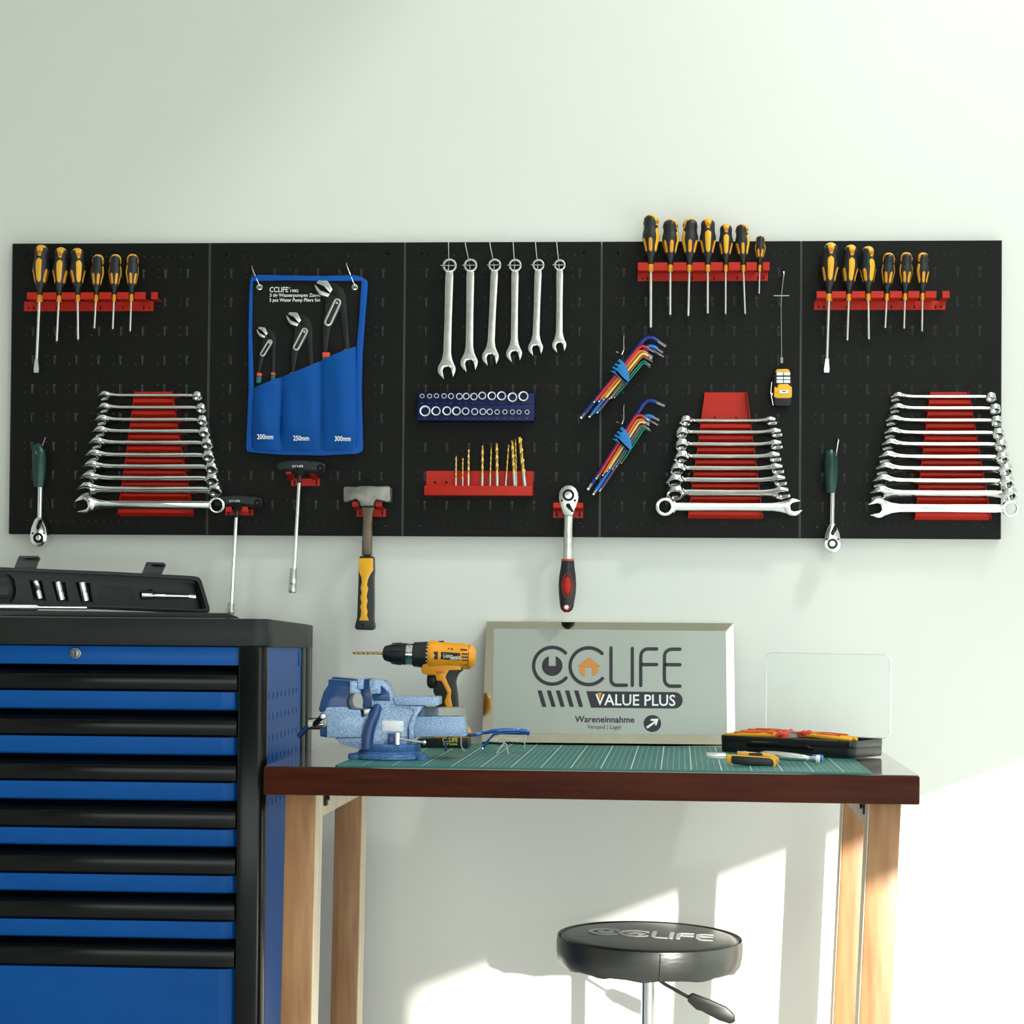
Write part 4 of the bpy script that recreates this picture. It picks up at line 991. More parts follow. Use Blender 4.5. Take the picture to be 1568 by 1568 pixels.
# top tray: plastic lip that sweeps down towards the back on the side
sec = [(CYF - .008, 1.047), (CYF + .03, 1.0475), (CYF + .07, 1.046), (CYF + .12, 1.0430), (CYF + .2, 1.0405), (CYB - .1, 1.0385), (CYB + .01, 1.036)]
mb = MB()
for i, ((ya, za), (yb, zb)) in enumerate(zip(sec, sec[1:])):
    if i == 0:
        mb.sweep([(CX0, ya, .998), (CX1 - .018, ya, .998), (CX1 - .018, ya, za), (CX0, ya, za)], [(CX0, yb, .9975), (CX1 + .001, yb, .9975), (CX1 + .001, yb, zb), (CX0, yb, zb)])
    else: mb.sweep([(CX0, ya, .998 - .0005 * i), (CX1 + .001, ya, .998 - .0005 * i), (CX1 + .001, ya, za), (CX0, ya, za)], [(CX0, yb, .9975 - .0005 * i), (CX1 + .001, yb, .9975 - .0005 * i), (CX1 + .001, yb, zb), (CX0, yb, zb)])
mb = MB(); n0 = [(CX0, CYF - .006), (CX1 - .022, CYF - .006), (CX1 - .008, CYF - .003), (CX1 - .0005, CYF + .004), (CX1 + .003, CYF + .018), (CX1 + .0035, CYF + .05), (CX1 + .003, CYF + .12), (CX1 + .003, CYF + .2), (CX1 + .002, CYB - .08), (CX1 - .001, CYB + .012), (CX0, CYB + .012)]
zt = [1.047, 1.047, 1.047, 1.047, 1.047, 1.0455, 1.0425, 1.0400, 1.0372, 1.0345, 1.0345]
zb = [.998, .998, .998, .998, .9975, .996, .9945, .993, .9905, .988, .988]
mb.sweep([(x, y, z) for (x, y), z in zip(n0, zb)], [(x, y, z) for (x, y), z in zip(n0, zt)])
mb.build('top_tray', 'greyplastic', t, bevel=.002, origin=O_)
PX = -.6965
MB().box(CX0, CYF, zf(1018), PX, CYF + .05, .9965).build('top_panel', 'blue', t, bevel=.0015, origin=O_)
pl = flatpl((0, CYF, 0))
c = pl(117, 1000)
lk = MB().lathe([(.0001, .006), (.0095, .0058), (.0105, .004), (.0112, 0)], 24, '-y', (c[0], CYF, c[1])).build('lock', 'chrome', t, origin=O_)
MB().holed(circle(c[0], c[1], .0078, 20), [circle(c[0], c[1], .0066, 20)], CYF - .0066, CYF - .0055).build('lock_ring', 'dark_tip', lk, origin=O_)
MB().box(c[0] - .0010, CYF - .0068, c[1] - .005, c[0] + .0010, CYF - .0055, c[1] + .005).build('keyhole', 'dark_tip', lk, origin=O_)
ed = [1018, 1058, 1088, 1127.5, 1157, 1197, 1227, 1268.5, 1297, 1339, 1368, 1409, 1438, 1481]
rail_lab = 'glossy black full-width handle rail'
for k in range(7):
    z2, z1 = zf(ed[2 * k]), zf(ed[2 * k + 1])
    z0 = zf(ed[2 * k + 2]) if k < 6 else .10
    d = thing('drawer', '', '', (0, 0, 0)); del d['label']; del d['category']; d.parent = t; d.matrix_world = t.matrix_world.copy(); d.location = (0, 0, 0); d.rotation_euler = (0, 0, 0)
    sec = [(CYF + .045, z0 + .001), (CYF + .004, z0 + .001), (CYF - .0005, z0 + .004), (CYF - .003, z0 + (z1 - z0) * .38 if k < 6 else z0 + .02), (CYF - .003, z1 - .001), (CYF + .03, z1 - .0005), (CYF + .045, z1 - .0005)]
    mb = MB(); rings = []
    for x, dy in ((CX0 + .05, 0), (PX - .030, 0), (PX - .018, .002), (PX - .008, .007), (PX - .001, .016)):
        rings.append([(x, min(y + dy, CYF + .045), z) for y, z in sec])
    for r0, r1 in zip(rings, rings[1:]): mb.sweep(r0, r1)
    mb.build('drawer_front', 'blue', d, origin=O_ )
    sec = [(CYF + .045, z1), (CYF + .002, z1), (CYF - .0035, z1 + .004), (CYF - .0060, z1 + (z2 - z1) * .35), (CYF - .0045, z1 + (z2 - z1) * .62), (CYF + .006, z1 + (z2 - z1) * .78), (CYF + .020, z1 + (z2 - z1) * .80), (CYF + .035, z2 - .001), (CYF + .045, z2 - .001)]
    MB().sweep([(CX0 + .05, y, z) for y, z in sec], [(PX - .002, y, z) for y, z in sec]).build('handle', 'blackgloss', d, bevel=.0008, origin=O_, ang=50, label=rail_lab)
mb = MB(); n0 = [(PX, CYF + .05), (PX, CYF - .004), (PX + .004, CYF - .0045), (CX1 - .012, CYF - .0045), (CX1 - .004, CYF - .001), (CX1, CYF + .008), (CX1, CYF + .022), (CX1 - .003, CYF + .024), (CX1 - .003, CYF + .05)]
mb.sweep([(x, y, .05) for x, y in n0], [(x, y, .9975) for x, y in n0]); mb.build('corner_post', 'blackgloss', t, bevel=.0015, origin=O_)
mb = MB(); mb.box(CX1 - .004, -.135, .05, CX1 - .0005, -.085, .9925); mb.box(CX1 - .012, -.085, .05, CX1 + .0005, CYB, .9905); mb.box(CX1 - .012, -.12, .05, CX1 - .004, -.085, .99)
mb.build('corner_post', 'blackgloss', t, bevel=.001, origin=O_)
holes = []
for zc in (.908, .870, .8315, .794, .756, .716):
    for k in range(8): yc = -.455 + k * .0385; holes.append(rrect(yc - .0032, zc - .0068, yc + .0032, zc + .0068, .0028, 2))
mb = MB().holed([(-.476, .06), (-.134, .06), (-.134, .996), (-.476, .996)], holes, -.0012, 0)
mb.xf(Matrix.Translation((CX1 - .004, 0, 0)) @ Matrix(((0, -1, 0, 0), (1, 0, 0, 0), (0, 0, 1, 0), (0, 0, 0, 1))))
mb.build('side_panel', 'blue', t, origin=O_)
MB().box(CX1 - .004, -.165, .955, CX1 - .001, -.148, .985).build('side_latch', 'blue', t, bevel=.001, origin=O_)

# ------------------------------------------------------------------ open socket case on the cabinet
lo = W(0, 933, -.40); hi = W(316, 941, -.17); hi.z = lo.z
ax = (hi - lo).normalized()
pl = PL(lo, ax, (0, 0, 1))
cc = cr(9.8, 0, 850); cd_ = cr(9.22, 160, 850)
t = pl.thing('socket_case', 'open dark grey plastic socket case standing on the tool cabinet', 'case')
ctop = 1.0475
E = [(-90, 863), (0, 868.6), (160, 875), (294, 882), (302, 884), (306, 889), (313, 912), (318.5, 931), (318, 937), (313, 940), (160, 933.5), (0, 928.5), (-90, 926)]
I_ = [(-80, 869), (0, 874.2), (160, 881), (290, 888), (297, 890), (301, 895), (307, 915), (311.5, 930), (309, 933), (300, 933.5), (160, 928), (0, 924), (-80, 921)]
MB().holed(pl.P(E), [pl.P(I_)], -.010, .016).build('lid_rim', 'greyplastic', t, bevel=.0012)
mid = [(-85, 866), (0, 871.4), (160, 878), (292, 885), (299.5, 887), (303.5, 892), (310, 913), (315, 931), (313, 935.5), (306, 937), (160, 931), (0, 926.5), (-85, 923.5)]
MB().holed(pl.P(mid), [pl.P(I_)], -.012, -.006).build('seal_ridge', 'greyplastic', t, bevel=.0008)
wells = [[cc(425, 375), cc(620, 385), cc(690, 685), cc(500, 680)], [cc(765, 395), cc(975, 410), cc(1025, 695), cc(850, 690)], [cc(1120, 405), cc(1340, 420), cc(1390, 710), cc(1205, 700)],
         [cd_(458, 480), cd_(660, 484), cd_(680, 510), cd_(1060, 530), cd_(1070, 390), cd_(1290, 395), cd_(1385, 760), cd_(1135, 755), cd_(1110, 640), cd_(700, 630), cd_(500, 628)],
         [(-60, 877), (14, 880), (21, 887), (24.5, 904), (22, 916), (17, 922), (-60, 919)]]
MB().holed(pl.P(I_), [pl.P(w_) for w_ in wells], -.003, -.001).build('insert', 'greyplastic', t)
MB().prism(pl.P(I_), .010, .012).build('lid_back', 'blackplastic', t)
MB().prism(pl.P([(-58, 884), (8, 885), (15, 890), (18, 904), (16, 913), (12, 917), (-58, 914)]), -.002, .008).build('handle_recess', 'greyplastic', t, bevel=.001)
MB().prism(pl.P([(-50, 896), (10, 897), (12, 900), (12, 911), (-50, 911)]), -.0032, -.0018).build('recess_slot', 'dark_tip', t)
lp = [cd_(-85, 415), cd_(360, 435), cd_(385, 445), cd_(440, 640), cd_(430, 648), cd_(-55, 620), cd_(-75, 600)]
lpi = [cd_(-76, 425), cd_(355, 445), cd_(375, 455), cd_(425, 630), cd_(420, 638), cd_(-48, 612), cd_(-66, 594)]
MB().holed(pl.P(lp), [pl.P(lpi)], -.0038, -.0028).build('table_outline', 'blackplastic', t)
for s_, (x0, x1), y0, y1 in (('CONVERSION TABLES', (-50, 370), 436, 492), ('FT-LB IN-LB N.M KG.CM', (-48, 385), 505, 540), ('N.M TO FT-LB X 0.738', (-40, 395), 552, 588), ('KG.M TO FT-LB X 7.233', (-30, 410), 600, 632)):
    a, b = pl(*cd_(x0, y1 - 8)), pl(*cd_(x1, y0 + 8)); text(s_, 'embossed_lettering', 'dark_tip', t, (a[0], a[1], b[0], b[1]), -.0036, bold=.01)
for s_, (x0, x1), y0, y1 in (('SPRUCE', (810, 1000), 640, 675), ('EXTENSION', (795, 1045), 682, 722)):
    a, b = pl(*cd_(x0, y1)), pl(*cd_(x1, y0)); text(s_, 'embossed_lettering', 'dark_tip', t, (a[0], a[1], b[0], b[1]), -.0036, bold=.01)
for k, pts in enumerate(([(21, 871), (25, 860), (29, 851.2), (57, 851.2), (61.5, 855), (58, 862), (54, 873)], [(216, 879), (220, 870), (224, 860.6), (249, 861.5), (253.5, 865), (250, 872), (245.5, 882)])):
    q = pl.P(pts)
    mb = MB().prism(q, -.004, -.001)
    mb.prism([q[2], q[3], (q[3][0] + .001, q[3][1] - .004), (q[2][0] - .001, q[2][1] - .004)], -.0085, -.004)
    mb.build('latch', 'black', t, bevel=.0008)
MB().holed(pl.P([cc(395, 300), cc(1350, 345), cc(1400, 380), cc(1455, 745), cc(1430, 748), cc(1375, 392), cc(1340, 362), cc(395, 318)]), [], -.0036, -.0029).build('insert_groove', 'dark_tip', t)
# lower tray lying on the cabinet
q0 = pl(-90, 945); q1 = pl(316, 945)
mb = MB(); zc = ctop - lo.z
mb.prism([(q0[0], zc), (q1[0] + .03, zc), (q1[0] + .022, zc + .004), (q1[0] + .004, zc + .010), (q0[0], zc + .012)], -.10, -.001)
mb.build('lower_tray', 'blackplastic', t, bevel=.002)
def case_socket(label, a, b, r_):
    A, B = pl(*a), pl(*b); o = pl.mtx @ Vector((A[0], -.002, A[1])); e = pl.mtx @ Vector((B[0], -.002, B[1]))
    q = (e - o).to_track_quat('Z', 'Y').to_matrix(); L_ = (e - o).length
    s_ = thing('deep_socket', label, 'socket', o, q, 'deep sockets in the open case')
    MB().lathe([(r_ * .9, 0), (r_, .0008), (r_, L_ * .48), (r_ * .92, L_ * .50), (r_ * .92, L_ * .54), (r_ * 1.05, L_ * .57), (r_ * 1.05, L_ * .98), (r_ * .95, L_)], 18).build('sleeve', 'chrome', s_)
    MB().lathe([(.0001, L_ + .0003), (r_ * .7, L_ + .0003)], 12).build('bore', 'dark_tip', s_)
case_socket('slimmest deep socket, leftmost in the open case', cc(522, 378), cc(590, 655), .0062)
case_socket('deep socket between the two others in the open case', cc(858, 392), cc(920, 675), .0066)
case_socket('widest deep socket, rightmost of the three in the open case', cc(1222, 400), cc(1283, 690), .0072)
A, B = pl(*cd_(505, 572)), pl(*cd_(1275, 588)); o = pl.mtx @ Vector((A[0], -.003, A[1])); e = pl.mtx @ Vector((B[0], -.003, B[1])); q = (e - o).to_track_quat('Z', 'Y').to_matrix(); L_ = (e - o).length
s_ = thing('extension_bar', 'short bright extension bar lying in the open case right of the text panel', 'extension bar', o, q)
MB().lathe([(.0060, 0), (.0066, .0006), (.0066, L_ * .20), (.0056, L_ * .215)], 18).build('socket_end', 'chrome', s_)
MB().lathe([(.0036, L_ * .21), (.0042, L_ * .24), (.0048, L_ * .27), (.0048, L_ * .44), (.0040, L_ * .46), (.0038, L_ * .86), (.0030, L_ * .88)], 18).build('bar', 'chrome', s_)
MB().box(-.0034, -.0034, L_ * .87, .0034, .0034, L_).build('drive_square', 'chrome', s_, bevel=.0005)
o = pl.mtx @ Vector((pl(-20, 931)[0], -.055, zc + .017)); e = pl.mtx @ Vector((pl(118, 936)[0], -.055, zc + .017)); q = (e - o).to_track_quat('Z', 'Y').to_matrix(); L_ = (e - o).length
s_ = thing('torque_wrench', 'chrome bar tool lying in the lower tray of the open case', 'wrench', o, q)
MB().lathe([(.0050, -.05), (.0062, -.048), (.0062, L_ * .42), (.0045, L_ * .46)], 16).build('grip', 'chrome', s_)
MB().lathe([(.0028, L_ * .46), (.0028, L_)], 12).build('shaft', 'chrome', s_)

# ------------------------------------------------------------------ workbench
TC = Vector((-.064, -.390, 0)); TR = Matrix.Rotation(R(-1.5), 3, 'Z')
TM = Matrix.Translation(TC) @ TR.to_4x4(); TI = TM.inverted()
t = thing('workbench', 'workbench with dark reddish wooden top and four pale wooden legs', 'workbench', TC, TR)
tw, td = .5435, .300
MB().box(-tw, -td, .752, tw, td, .7985).build('tabletop', 'woodtop', t, bevel=.0025)
MB().prism(rrect(-tw + .0015, -td + .0015, tw - .0015, td - .0015, .004), .7983, .80).xf(Matrix(((1, 0, 0, 0), (0, 0, 1, 0), (0, 1, 0, 0), (0, 0, 0, 1)))).build('top_surface', 'tabletop', t, label='polished dark top surface')
for x0, x1, sh in ((-.516, -.464, -.010), (.468, .520, -.032)):
    for y0, y1 in ((-.250, -.190), (.205, .265)):
        mb = MB().sweep([(x0 + sh, y0, 0), (x1 + sh, y0, 0), (x1 + sh, y1, 0), (x0 + sh, y1, 0)], [(x0, y0, .752), (x1, y0, .752), (x1, y1, .752), (x0, y1, .752)])
        mb.build('leg', 'leg', t, bevel=.002)
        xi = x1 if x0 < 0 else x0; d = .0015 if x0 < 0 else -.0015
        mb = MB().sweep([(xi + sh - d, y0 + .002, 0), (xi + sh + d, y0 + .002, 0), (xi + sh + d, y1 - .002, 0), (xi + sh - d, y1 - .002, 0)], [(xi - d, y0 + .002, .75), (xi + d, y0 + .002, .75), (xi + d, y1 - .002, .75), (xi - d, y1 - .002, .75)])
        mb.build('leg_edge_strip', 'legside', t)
    xa, xb = (-.490, -.4655) if x0 < 0 else (.4695, .490)
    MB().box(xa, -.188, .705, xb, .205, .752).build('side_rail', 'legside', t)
    mb = MB(); xi = -.464 if x0 < 0 else .468; s_ = 1 if x0 < 0 else -1
    mb.box(min(xi, xi + s_ * .0035), -.175, .722, max(xi, xi + s_ * .0035), -.157, .752); mb.lathe([(.0001, .005), (.0040, .004), (.0046, 0)], 8, 'x' if s_ > 0 else 'x', (xi + (s_ * .0035 if s_ > 0 else -.0085), -.166, .735))
    mb.build('corner_bracket', 'dark_tip', t)

# cutting mat
MC = TM @ Vector((.022, -.000, .80))
t = thing('cutting_mat', 'green cutting mat with white grid lines on the workbench', 'cutting mat', MC, TR)
t.name = 'cutting_mat'
mb = MB().prism(rrect(-.445, -.297, .445, .285, .006), 0, .0028).xf(Matrix(((1, 0, 0, 0), (0, 0, 1, 0), (0, 1, 0, 0), (0, 0, 0, 1))))
mb.build('sheet', 'mat', t)
MT = .8030
SW = Matrix(((1, 0, 0, 0), (0, 0, 1, 0), (0, 1, 0, 0), (0, 0, 0, 1)))     # lays an XZ outline flat

def logo(dark, orange, mp, y0, y1, w_=30):
    """the two-C shop mark drawn in crop pixels; mp maps them to the local plane"""
    def st(pts):
        L_, R_ = [], []
        P_ = [Vector(p) for p in pts]
        for i, p in enumerate(P_):
            tt = (P_[min(i + 1, len(P_) - 1)] - P_[max(0, i - 1)]).normalized(); n = Vector((-tt.y, tt.x)) * w_ / 2
            L_.append(p + n); R_.append(p - n)
        # one outline with round ends
        def cap_(c, d): return [c + Vector((d.x * math.cos(a) - d.y * math.sin(a), d.x * math.sin(a) + d.y * math.cos(a))) * (w_ / 2) for a in [-PI / 2 + PI * k / 6 for k in range(1, 6)]]
        t0 = (P_[0] - P_[1]).normalized(); t1 = (P_[-1] - P_[-2]).normalized()
        loop = L_ + list(reversed(cap_(P_[-1], t1))) + list(reversed(R_)) + list(reversed(cap_(P_[0], t0)))
        dark.holed([mp(*p) for p in loop], [], y0, y1)
    def arc(cx, cy, rx, ry, a0, a1, n=20): return [(cx + rx * math.cos(R(a0 + (a1 - a0) * i / n)), cy - ry * math.sin(R(a0 + (a1 - a0) * i / n))) for i in range(n + 1)]
    st(arc(275, 298, 172, 170, 44, 318, 26)); st(arc(612, 302, 172, 170, 44, 318, 26))
    st([(818, 133), (818, 400)] + arc(872, 424, 54, 54, 190, 262, 6) + [(960, 478)])
    st([(1015, 138), (1015, 480)])
    st([(1093, 480), (1093, 225)] + arc(1160, 208, 66, 66, 170, 98, 6) + [(1240, 143)]); st([(1100, 287), (1240, 287)])
    st([(1455, 145), (1385, 145)] + arc(1378, 210, 66, 64, 95, 172, 6) + [(1311, 400)] + arc(1372, 424, 60, 62, 190, 265, 6) + [(1455, 487)]); st([(1318, 288), (1455, 288)])
    dot = [(308, 300), (308, 210)] + [(275 + 95 * math.cos(R(a)), 298 - 93 * math.sin(R(a))) for a in range(62, -243, -14)] + [(243, 210), (243, 300)]
    dark.holed([mp(*p) for p in dot], [], y0, y1)
    orange.holed([mp(*p) for p in [(507, 303), (615, 220), (720, 303), (698, 304), (700, 345), (682, 373), (645, 392), (645, 310), (582, 310), (580, 395), (550, 380), (530, 350), (530, 303)]], [], y0, y1)

# ------------------------------------------------------------------ steel sign
o = Vector((W(738.6, 1138, -.10).x, -.10, MT)); e = Vector((W(1125.5, 1140, -.10).x, -.10, MT))
tp = W(742, 954, -.008)
pl = PL(o, e - o, (0, .092, tp.z - MT))
t = pl.thing('sign', 'steel framed sign with the shop logo, leaning on the wall behind the bench', 'sign')
wd = (e - o).length; hh = (tp - o).length - .001
face = pl.P([(757, 966), (1111, 970), (1113, 1128), (755, 1126)])
bz = .017
ins = [(f_[0], f_[1]) for f_ in face]
out = [(0, 0), (wd, 0), (wd, hh), (0, hh)]
mb = MB()
outs = [(0, hh), (wd, hh), (wd, 0), (0, 0)]
for i in range(4):
    a, b, c, d = outs[i], outs[(i + 1) % 4], ins[(i + 1) % 4], ins[i]
    q = MB().add([(a[0], -.0118, a[1]), (b[0], -.0118, b[1]), (c[0], -.0125, c[1]), (d[0], -.0125, d[1]), (a[0], .006, a[1]), (b[0], .006, b[1]), (c[0], .004, c[1]), (d[0], .004, d[1])],
                 [(0, 1, 2, 3), (7, 6, 5, 4), (0, 4, 5, 1), (2, 6, 7, 3), (1, 5, 6, 2), (0, 3, 7, 4)])
    q.build('frame_side', 'mirror', t)
MB().prism(ins, -.0132, .004).build('face_panel', 'signface', t)
cl = cr(6.031, 800, 970)
mp = lambda x, y: pl(*cl(x, y), -.0135)
dk, og = MB(), MB(); logo(dk, og, mp, -.0142, -.0131)
for k in range(5):
    s0 = 84.5 * k; dk.prism([mp(140 + s0, 527), mp(178 + s0, 527), mp(222 + s0, 677), mp(185 + s0, 677)], -.0142, -.0131)
dk.build('logo_print', 'print', t); og.build('house_print', 'orangep', t)
ban = [(590, 533), (1405, 542)] + [(1405 + 75 * math.sin(R(a)), 617 - 75 * math.cos(R(a))) for a in range(15, 170, 15)] + [(1402, 692), (635, 683)]
MB().holed([mp(*p) for p in ban], [], -.0141, -.0131).build('banner_print', 'print', t)
a, b = mp(672, 665), mp(1412, 567); text('VALUE PLUS', 'banner_lettering', 'white', t, (a[0], a[1], b[0], b[1]), -.0145, bold=.012)
MB().prism([mp(692, 548), mp(736, 548), mp(712, 618)], -.0147, -.0141).build('banner_accent', 'orangep', t)
a, b = mp(483, 820), mp(1035, 766); text('Wareneinnahme', 'lettering', 'print', t, (a[0], a[1], b[0], b[1]), -.0136, bold=.022)
a, b = mp(598, 892), mp(917, 845); text('Versand | Lager', 'lettering', 'print', t, (a[0], a[1], b[0], b[1]), -.0136)
c = mp(1200, 831); rr = mp(1281, 831)[0] - c[0]
MB().prism(circle(c[0], c[1], rr, 32), -.0141, -.0131).build('arrow_disc', 'print', t)
MB().holed([mp(*p) for p in [(1143, 862), (1218, 812), (1180, 805), (1190, 790), (1257, 788), (1238, 850), (1222, 848), (1228, 826), (1155, 880)]], [], -.0145, -.0139).build('arrow_print', 'white', t)

# ------------------------------------------------------------------ vise
cv = cr(8.253, 470, 1020)
VY = -.505
o = G(597, 1160, MT); o = Vector((W(597, 1160, VY).x, VY, MT))
pl = flatpl(o)
t = pl.thing('bench_vise', 'blue hammered-paint bench vise on the left end of the green mat', 'vise')
VPt = lambda pts, d: [pl(*cv(*p), d) for p in pts]
mb = MB().lathe([(.0625, 0), (.064, .0015), (.064, .0075), (.062, .0100), (.058, .011), (.056, .0115), (.056, .013), (.053, .0145)], 48)
for a in (R(-25), R(205), R(90)):
    k0 = mb.mark(); mb.lathe([(.014, 0), (.014, .0085), (.011, .010)], 16, c=(.062 * math.cos(a), .062 * math.sin(a), 0))
mb.build('base', 'hbase', t, bevel=0, ang=40)
MB().lathe([(.053, .0135), (.054, .015), (.054, .0255), (.052, .0275), (.0001, .028)], 48).build('turntable', 'hbase', t)
F1, F2 = -.040, .040
# fixed body
body = [(795, 168), (850, 176), (928, 195), (1000, 255), (1045, 350), (1060, 390), (1100, 440), (1112, 495), (1385, 505), (1300, 715), (1272, 790), (1270, 920), (1250, 1000), (830, 1000), (780, 1050), (690, 1060), (560, 1022), (430, 985), (340, 912), (690, 905), (690, 650), (790, 600), (815, 520), (800, 340)]
MB().holed(VPt(body, F1), [], F1 + .004, F2).build('fixed_jaw_body', 'hammer', t, bevel=.0022)
MB().holed(VPt([(712, 168), (800, 168), (806, 340), (835, 520), (705, 545), (690, 500), (697, 450), (690, 400), (668, 352), (680, 300), (712, 292)], F1), [], F1 + .010, F2 + .003).build('jaw_web', 'vblue', t, bevel=.001)
MB().prism(VPt([(795, 176), (930, 192), (935, 345), (808, 345), (808, 300), (795, 290)], F1), F1 - .006, F2 + .006).build('fixed_jaw_plate', 'hammer', t, bevel=.001)
mb = MB(); c0 = VPt([(935, 240), (1040, 340), (1050, 440), (835, 440), (812, 360), (935, 345)], F1); mb.prism(c0, F1 + .001, F2 - .001); mb.build('jaw_shoulder', 'vblue', t, bevel=.002)
# anvil and slide
ca = cr(7.467, 530, 970)
AP = lambda pts, d: [pl(*ca(*p), d) for p in pts]
MB().prism(AP([(540, 722), (1045, 732), (1048, 828), (575, 820), (548, 790)], F1), F1 - .002, F2 - .004).build('anvil', 'hammer', t, bevel=.002)
MB().holed(AP([(720, 830), (880, 830), (800, 960), (775, 1060), (770, 1210), (715, 1210), (715, 1060), (780, 880)], F1), [], F1 - .001, F2 - .006).build('body_rib', 'hammer', t, bevel=.0012)
MB().holed(AP([(790, 950), (1325, 950), (1365, 1180), (770, 1188), (775, 1060)], F1), [], F1 + .006, F2 - .010).build('slide_bar', 'hammer', t, bevel=.0015)
sA = AP([(830, 945), (1325, 945)], F1); sB = AP([(860, 850), (1320, 850)], F1)
MB().add([(sA[0][0], F1 + .007, sA[0][1]), (sA[1][0], F1 + .007, sA[1][1]), (sB[1][0], F1 + .020, sB[1][1] - .001), (sB[0][0], F1 + .020, sB[0][1] - .001),
          (sA[0][0], F2 - .011, sA[0][1]), (sA[1][0], F2 - .011, sA[1][1]), (sB[1][0], F2 - .020, sB[1][1] - .001), (sB[0][0], F2 - .020, sB[0][1] - .001)],
         [(0, 1, 2, 3), (7, 6, 5, 4), (3, 2, 6, 7), (0, 4, 5, 1), (1, 5, 6, 2), (0, 3, 7, 4)]).build('slide_top', 'steel', t)
# curved front rib
rb = VPt([(872, 548), (848, 620), (800, 740), (772, 850), (758, 960), (752, 1050)], F1 - .008)
MB().tube([(p[0], F1 - .001, p[1]) for p in rb], [.0085, .0095, .0098, .0098, .0098, .0096], 16).build('curved_rib', 'vblue', t)
MB().ball((rb[0][0] + .0005, F1 - .001, rb[0][1] + .001), .0086, 10).build('rib_end', 'vblue', t)
# moving jaw
mj = [(262, 168), (545, 188), (640, 172), (640, 292), (672, 300), (668, 346), (610, 342), (575, 346), (540, 362), (512, 392), (498, 430), (497, 470), (508, 510), (530, 538), (570, 550), (672, 553), (680, 640), (735, 655), (700, 760), (690, 905), (245, 905), (155, 890), (155, 790), (235, 760), (240, 700), (228, 560), (165, 592), (135, 545), (150, 510), (172, 420), (205, 320), (260, 240)]
MB().holed(VPt(mj, F1), [], F1 + .006, F2 - .004).build('moving_jaw_body', 'vblue', t, bevel=.0022)
MB().holed(VPt([(250, 518), (500, 515), (528, 548), (672, 556), (680, 640), (735, 658), (700, 760), (690, 903), (250, 905), (250, 700), (228, 560)], F1), [], F1, F1 + .012).build('moving_jaw_side', 'hammer', t, bevel=.0015)
MB().prism(VPt([(545, 190), (632, 186), (640, 296), (672, 300), (668, 346), (545, 346)], F1 - .004), F1 - .006, F2 + .006).build('moving_jaw_plate', 'hammer', t, bevel=.001)
MB().prism(VPt([(642, 162), (708, 168), (706, 292), (642, 290)], F1 - .004), F1 - .006, F2 + .008).build('jaw_insert', 'hammer', t, bevel=.0008)
MB().prism(VPt([(350, 130), (640, 160), (640, 182), (350, 160)], F2), F2 - .03, F2 + .006).build('jaw_top_edge', 'vblue', t, bevel=.001)
pn = VPt([(290, 545), (600, 545), (640, 850), (290, 865)], F1)
MB().prism(VPt([(695, 540), (795, 540), (760, 625), (700, 630)], F1), F1 + .016, F2 - .012).build('spindle_nut', 'steel', t, bevel=.001)
npl = VPt([(948, 690), (1216, 694), (1214, 830), (946, 826)], F1)
MB().prism(npl, F1 + .0028, F1 + .0042).build('name_plate', 'paper', t, bevel=.0003)
for k in ((965, 760), (1190, 765)):
    c = pl(*cv(*k), F1); MB().lathe([(.0001, .0006), (.0012, .0003), (.0014, -.0002)], 8, '-y', (c[0], F1 + .0028, c[1])).build('rivet', 'steel', t)
# clamp bolt with tommy bar
a, b = pl(*cv(1145, 990), F1 - .012), pl(*cv(1145, 842), F1 - .012)
MB().tube([(a[0], F1 - .012, a[1]), (b[0], F1 - .012, b[1])], .0048, 14).build('clamp_bolt', 'chrome', t)
MB().prism(VPt([(1030, 850), (1105, 850), (1105, 995), (1030, 995)], F1), F1 - .012, F1 + .006).build('clamp_lug', 'vblue', t, bevel=.002)
a, b = pl(*cv(1180, 918), F1 - .012), pl(*cv(1475, 965), F1 - .03)
MB().tube([(a[0] - .002, F1 - .012, a[1]), (b[0], F1 - .030, b[1])], .0023, 10).build('tommy_bar', 'chrome', t)
MB().ball((b[0] + .001, F1 - .030, b[1]), .0040, 10).build('bar_knob', 'chrome', t)
# main spindle and handle
a, b = pl(474, 1108), pl(497, 1108)
MB().lathe([(.0098, 0), (.0105, .001), (.0105, b[0] - a[0])], 20, 'x', (a[0] - .001, 0, a[1])).build('spindle_head', 'chrome', t)
a, b = pl(494.8, 1096.5, -.045), pl(484, 1106, -.03)
MB().tube([(a[0], -.044, a[1]), (b[0], -.028, b[1]), (b[0] - .012, .012, b[1] - .010)], .0046, 12).build('handle_rod', 'dark_tip', t)
MB().lathe([(.0001, .004), (.0045, .0035), (.0062, .001), (.0062, -.004), (.005, -.006)], 16, '-y', (a[0], -.046, a[1])).build('handle_knob', 'chrome', t)
a, b = pl(472, 1112, .02), pl(458, 1127, .03)
MB().tube([(a[0], .02, a[1]), (b[0], .03, b[1])], .0050, 10).build('handle_end', 'vblue', t)

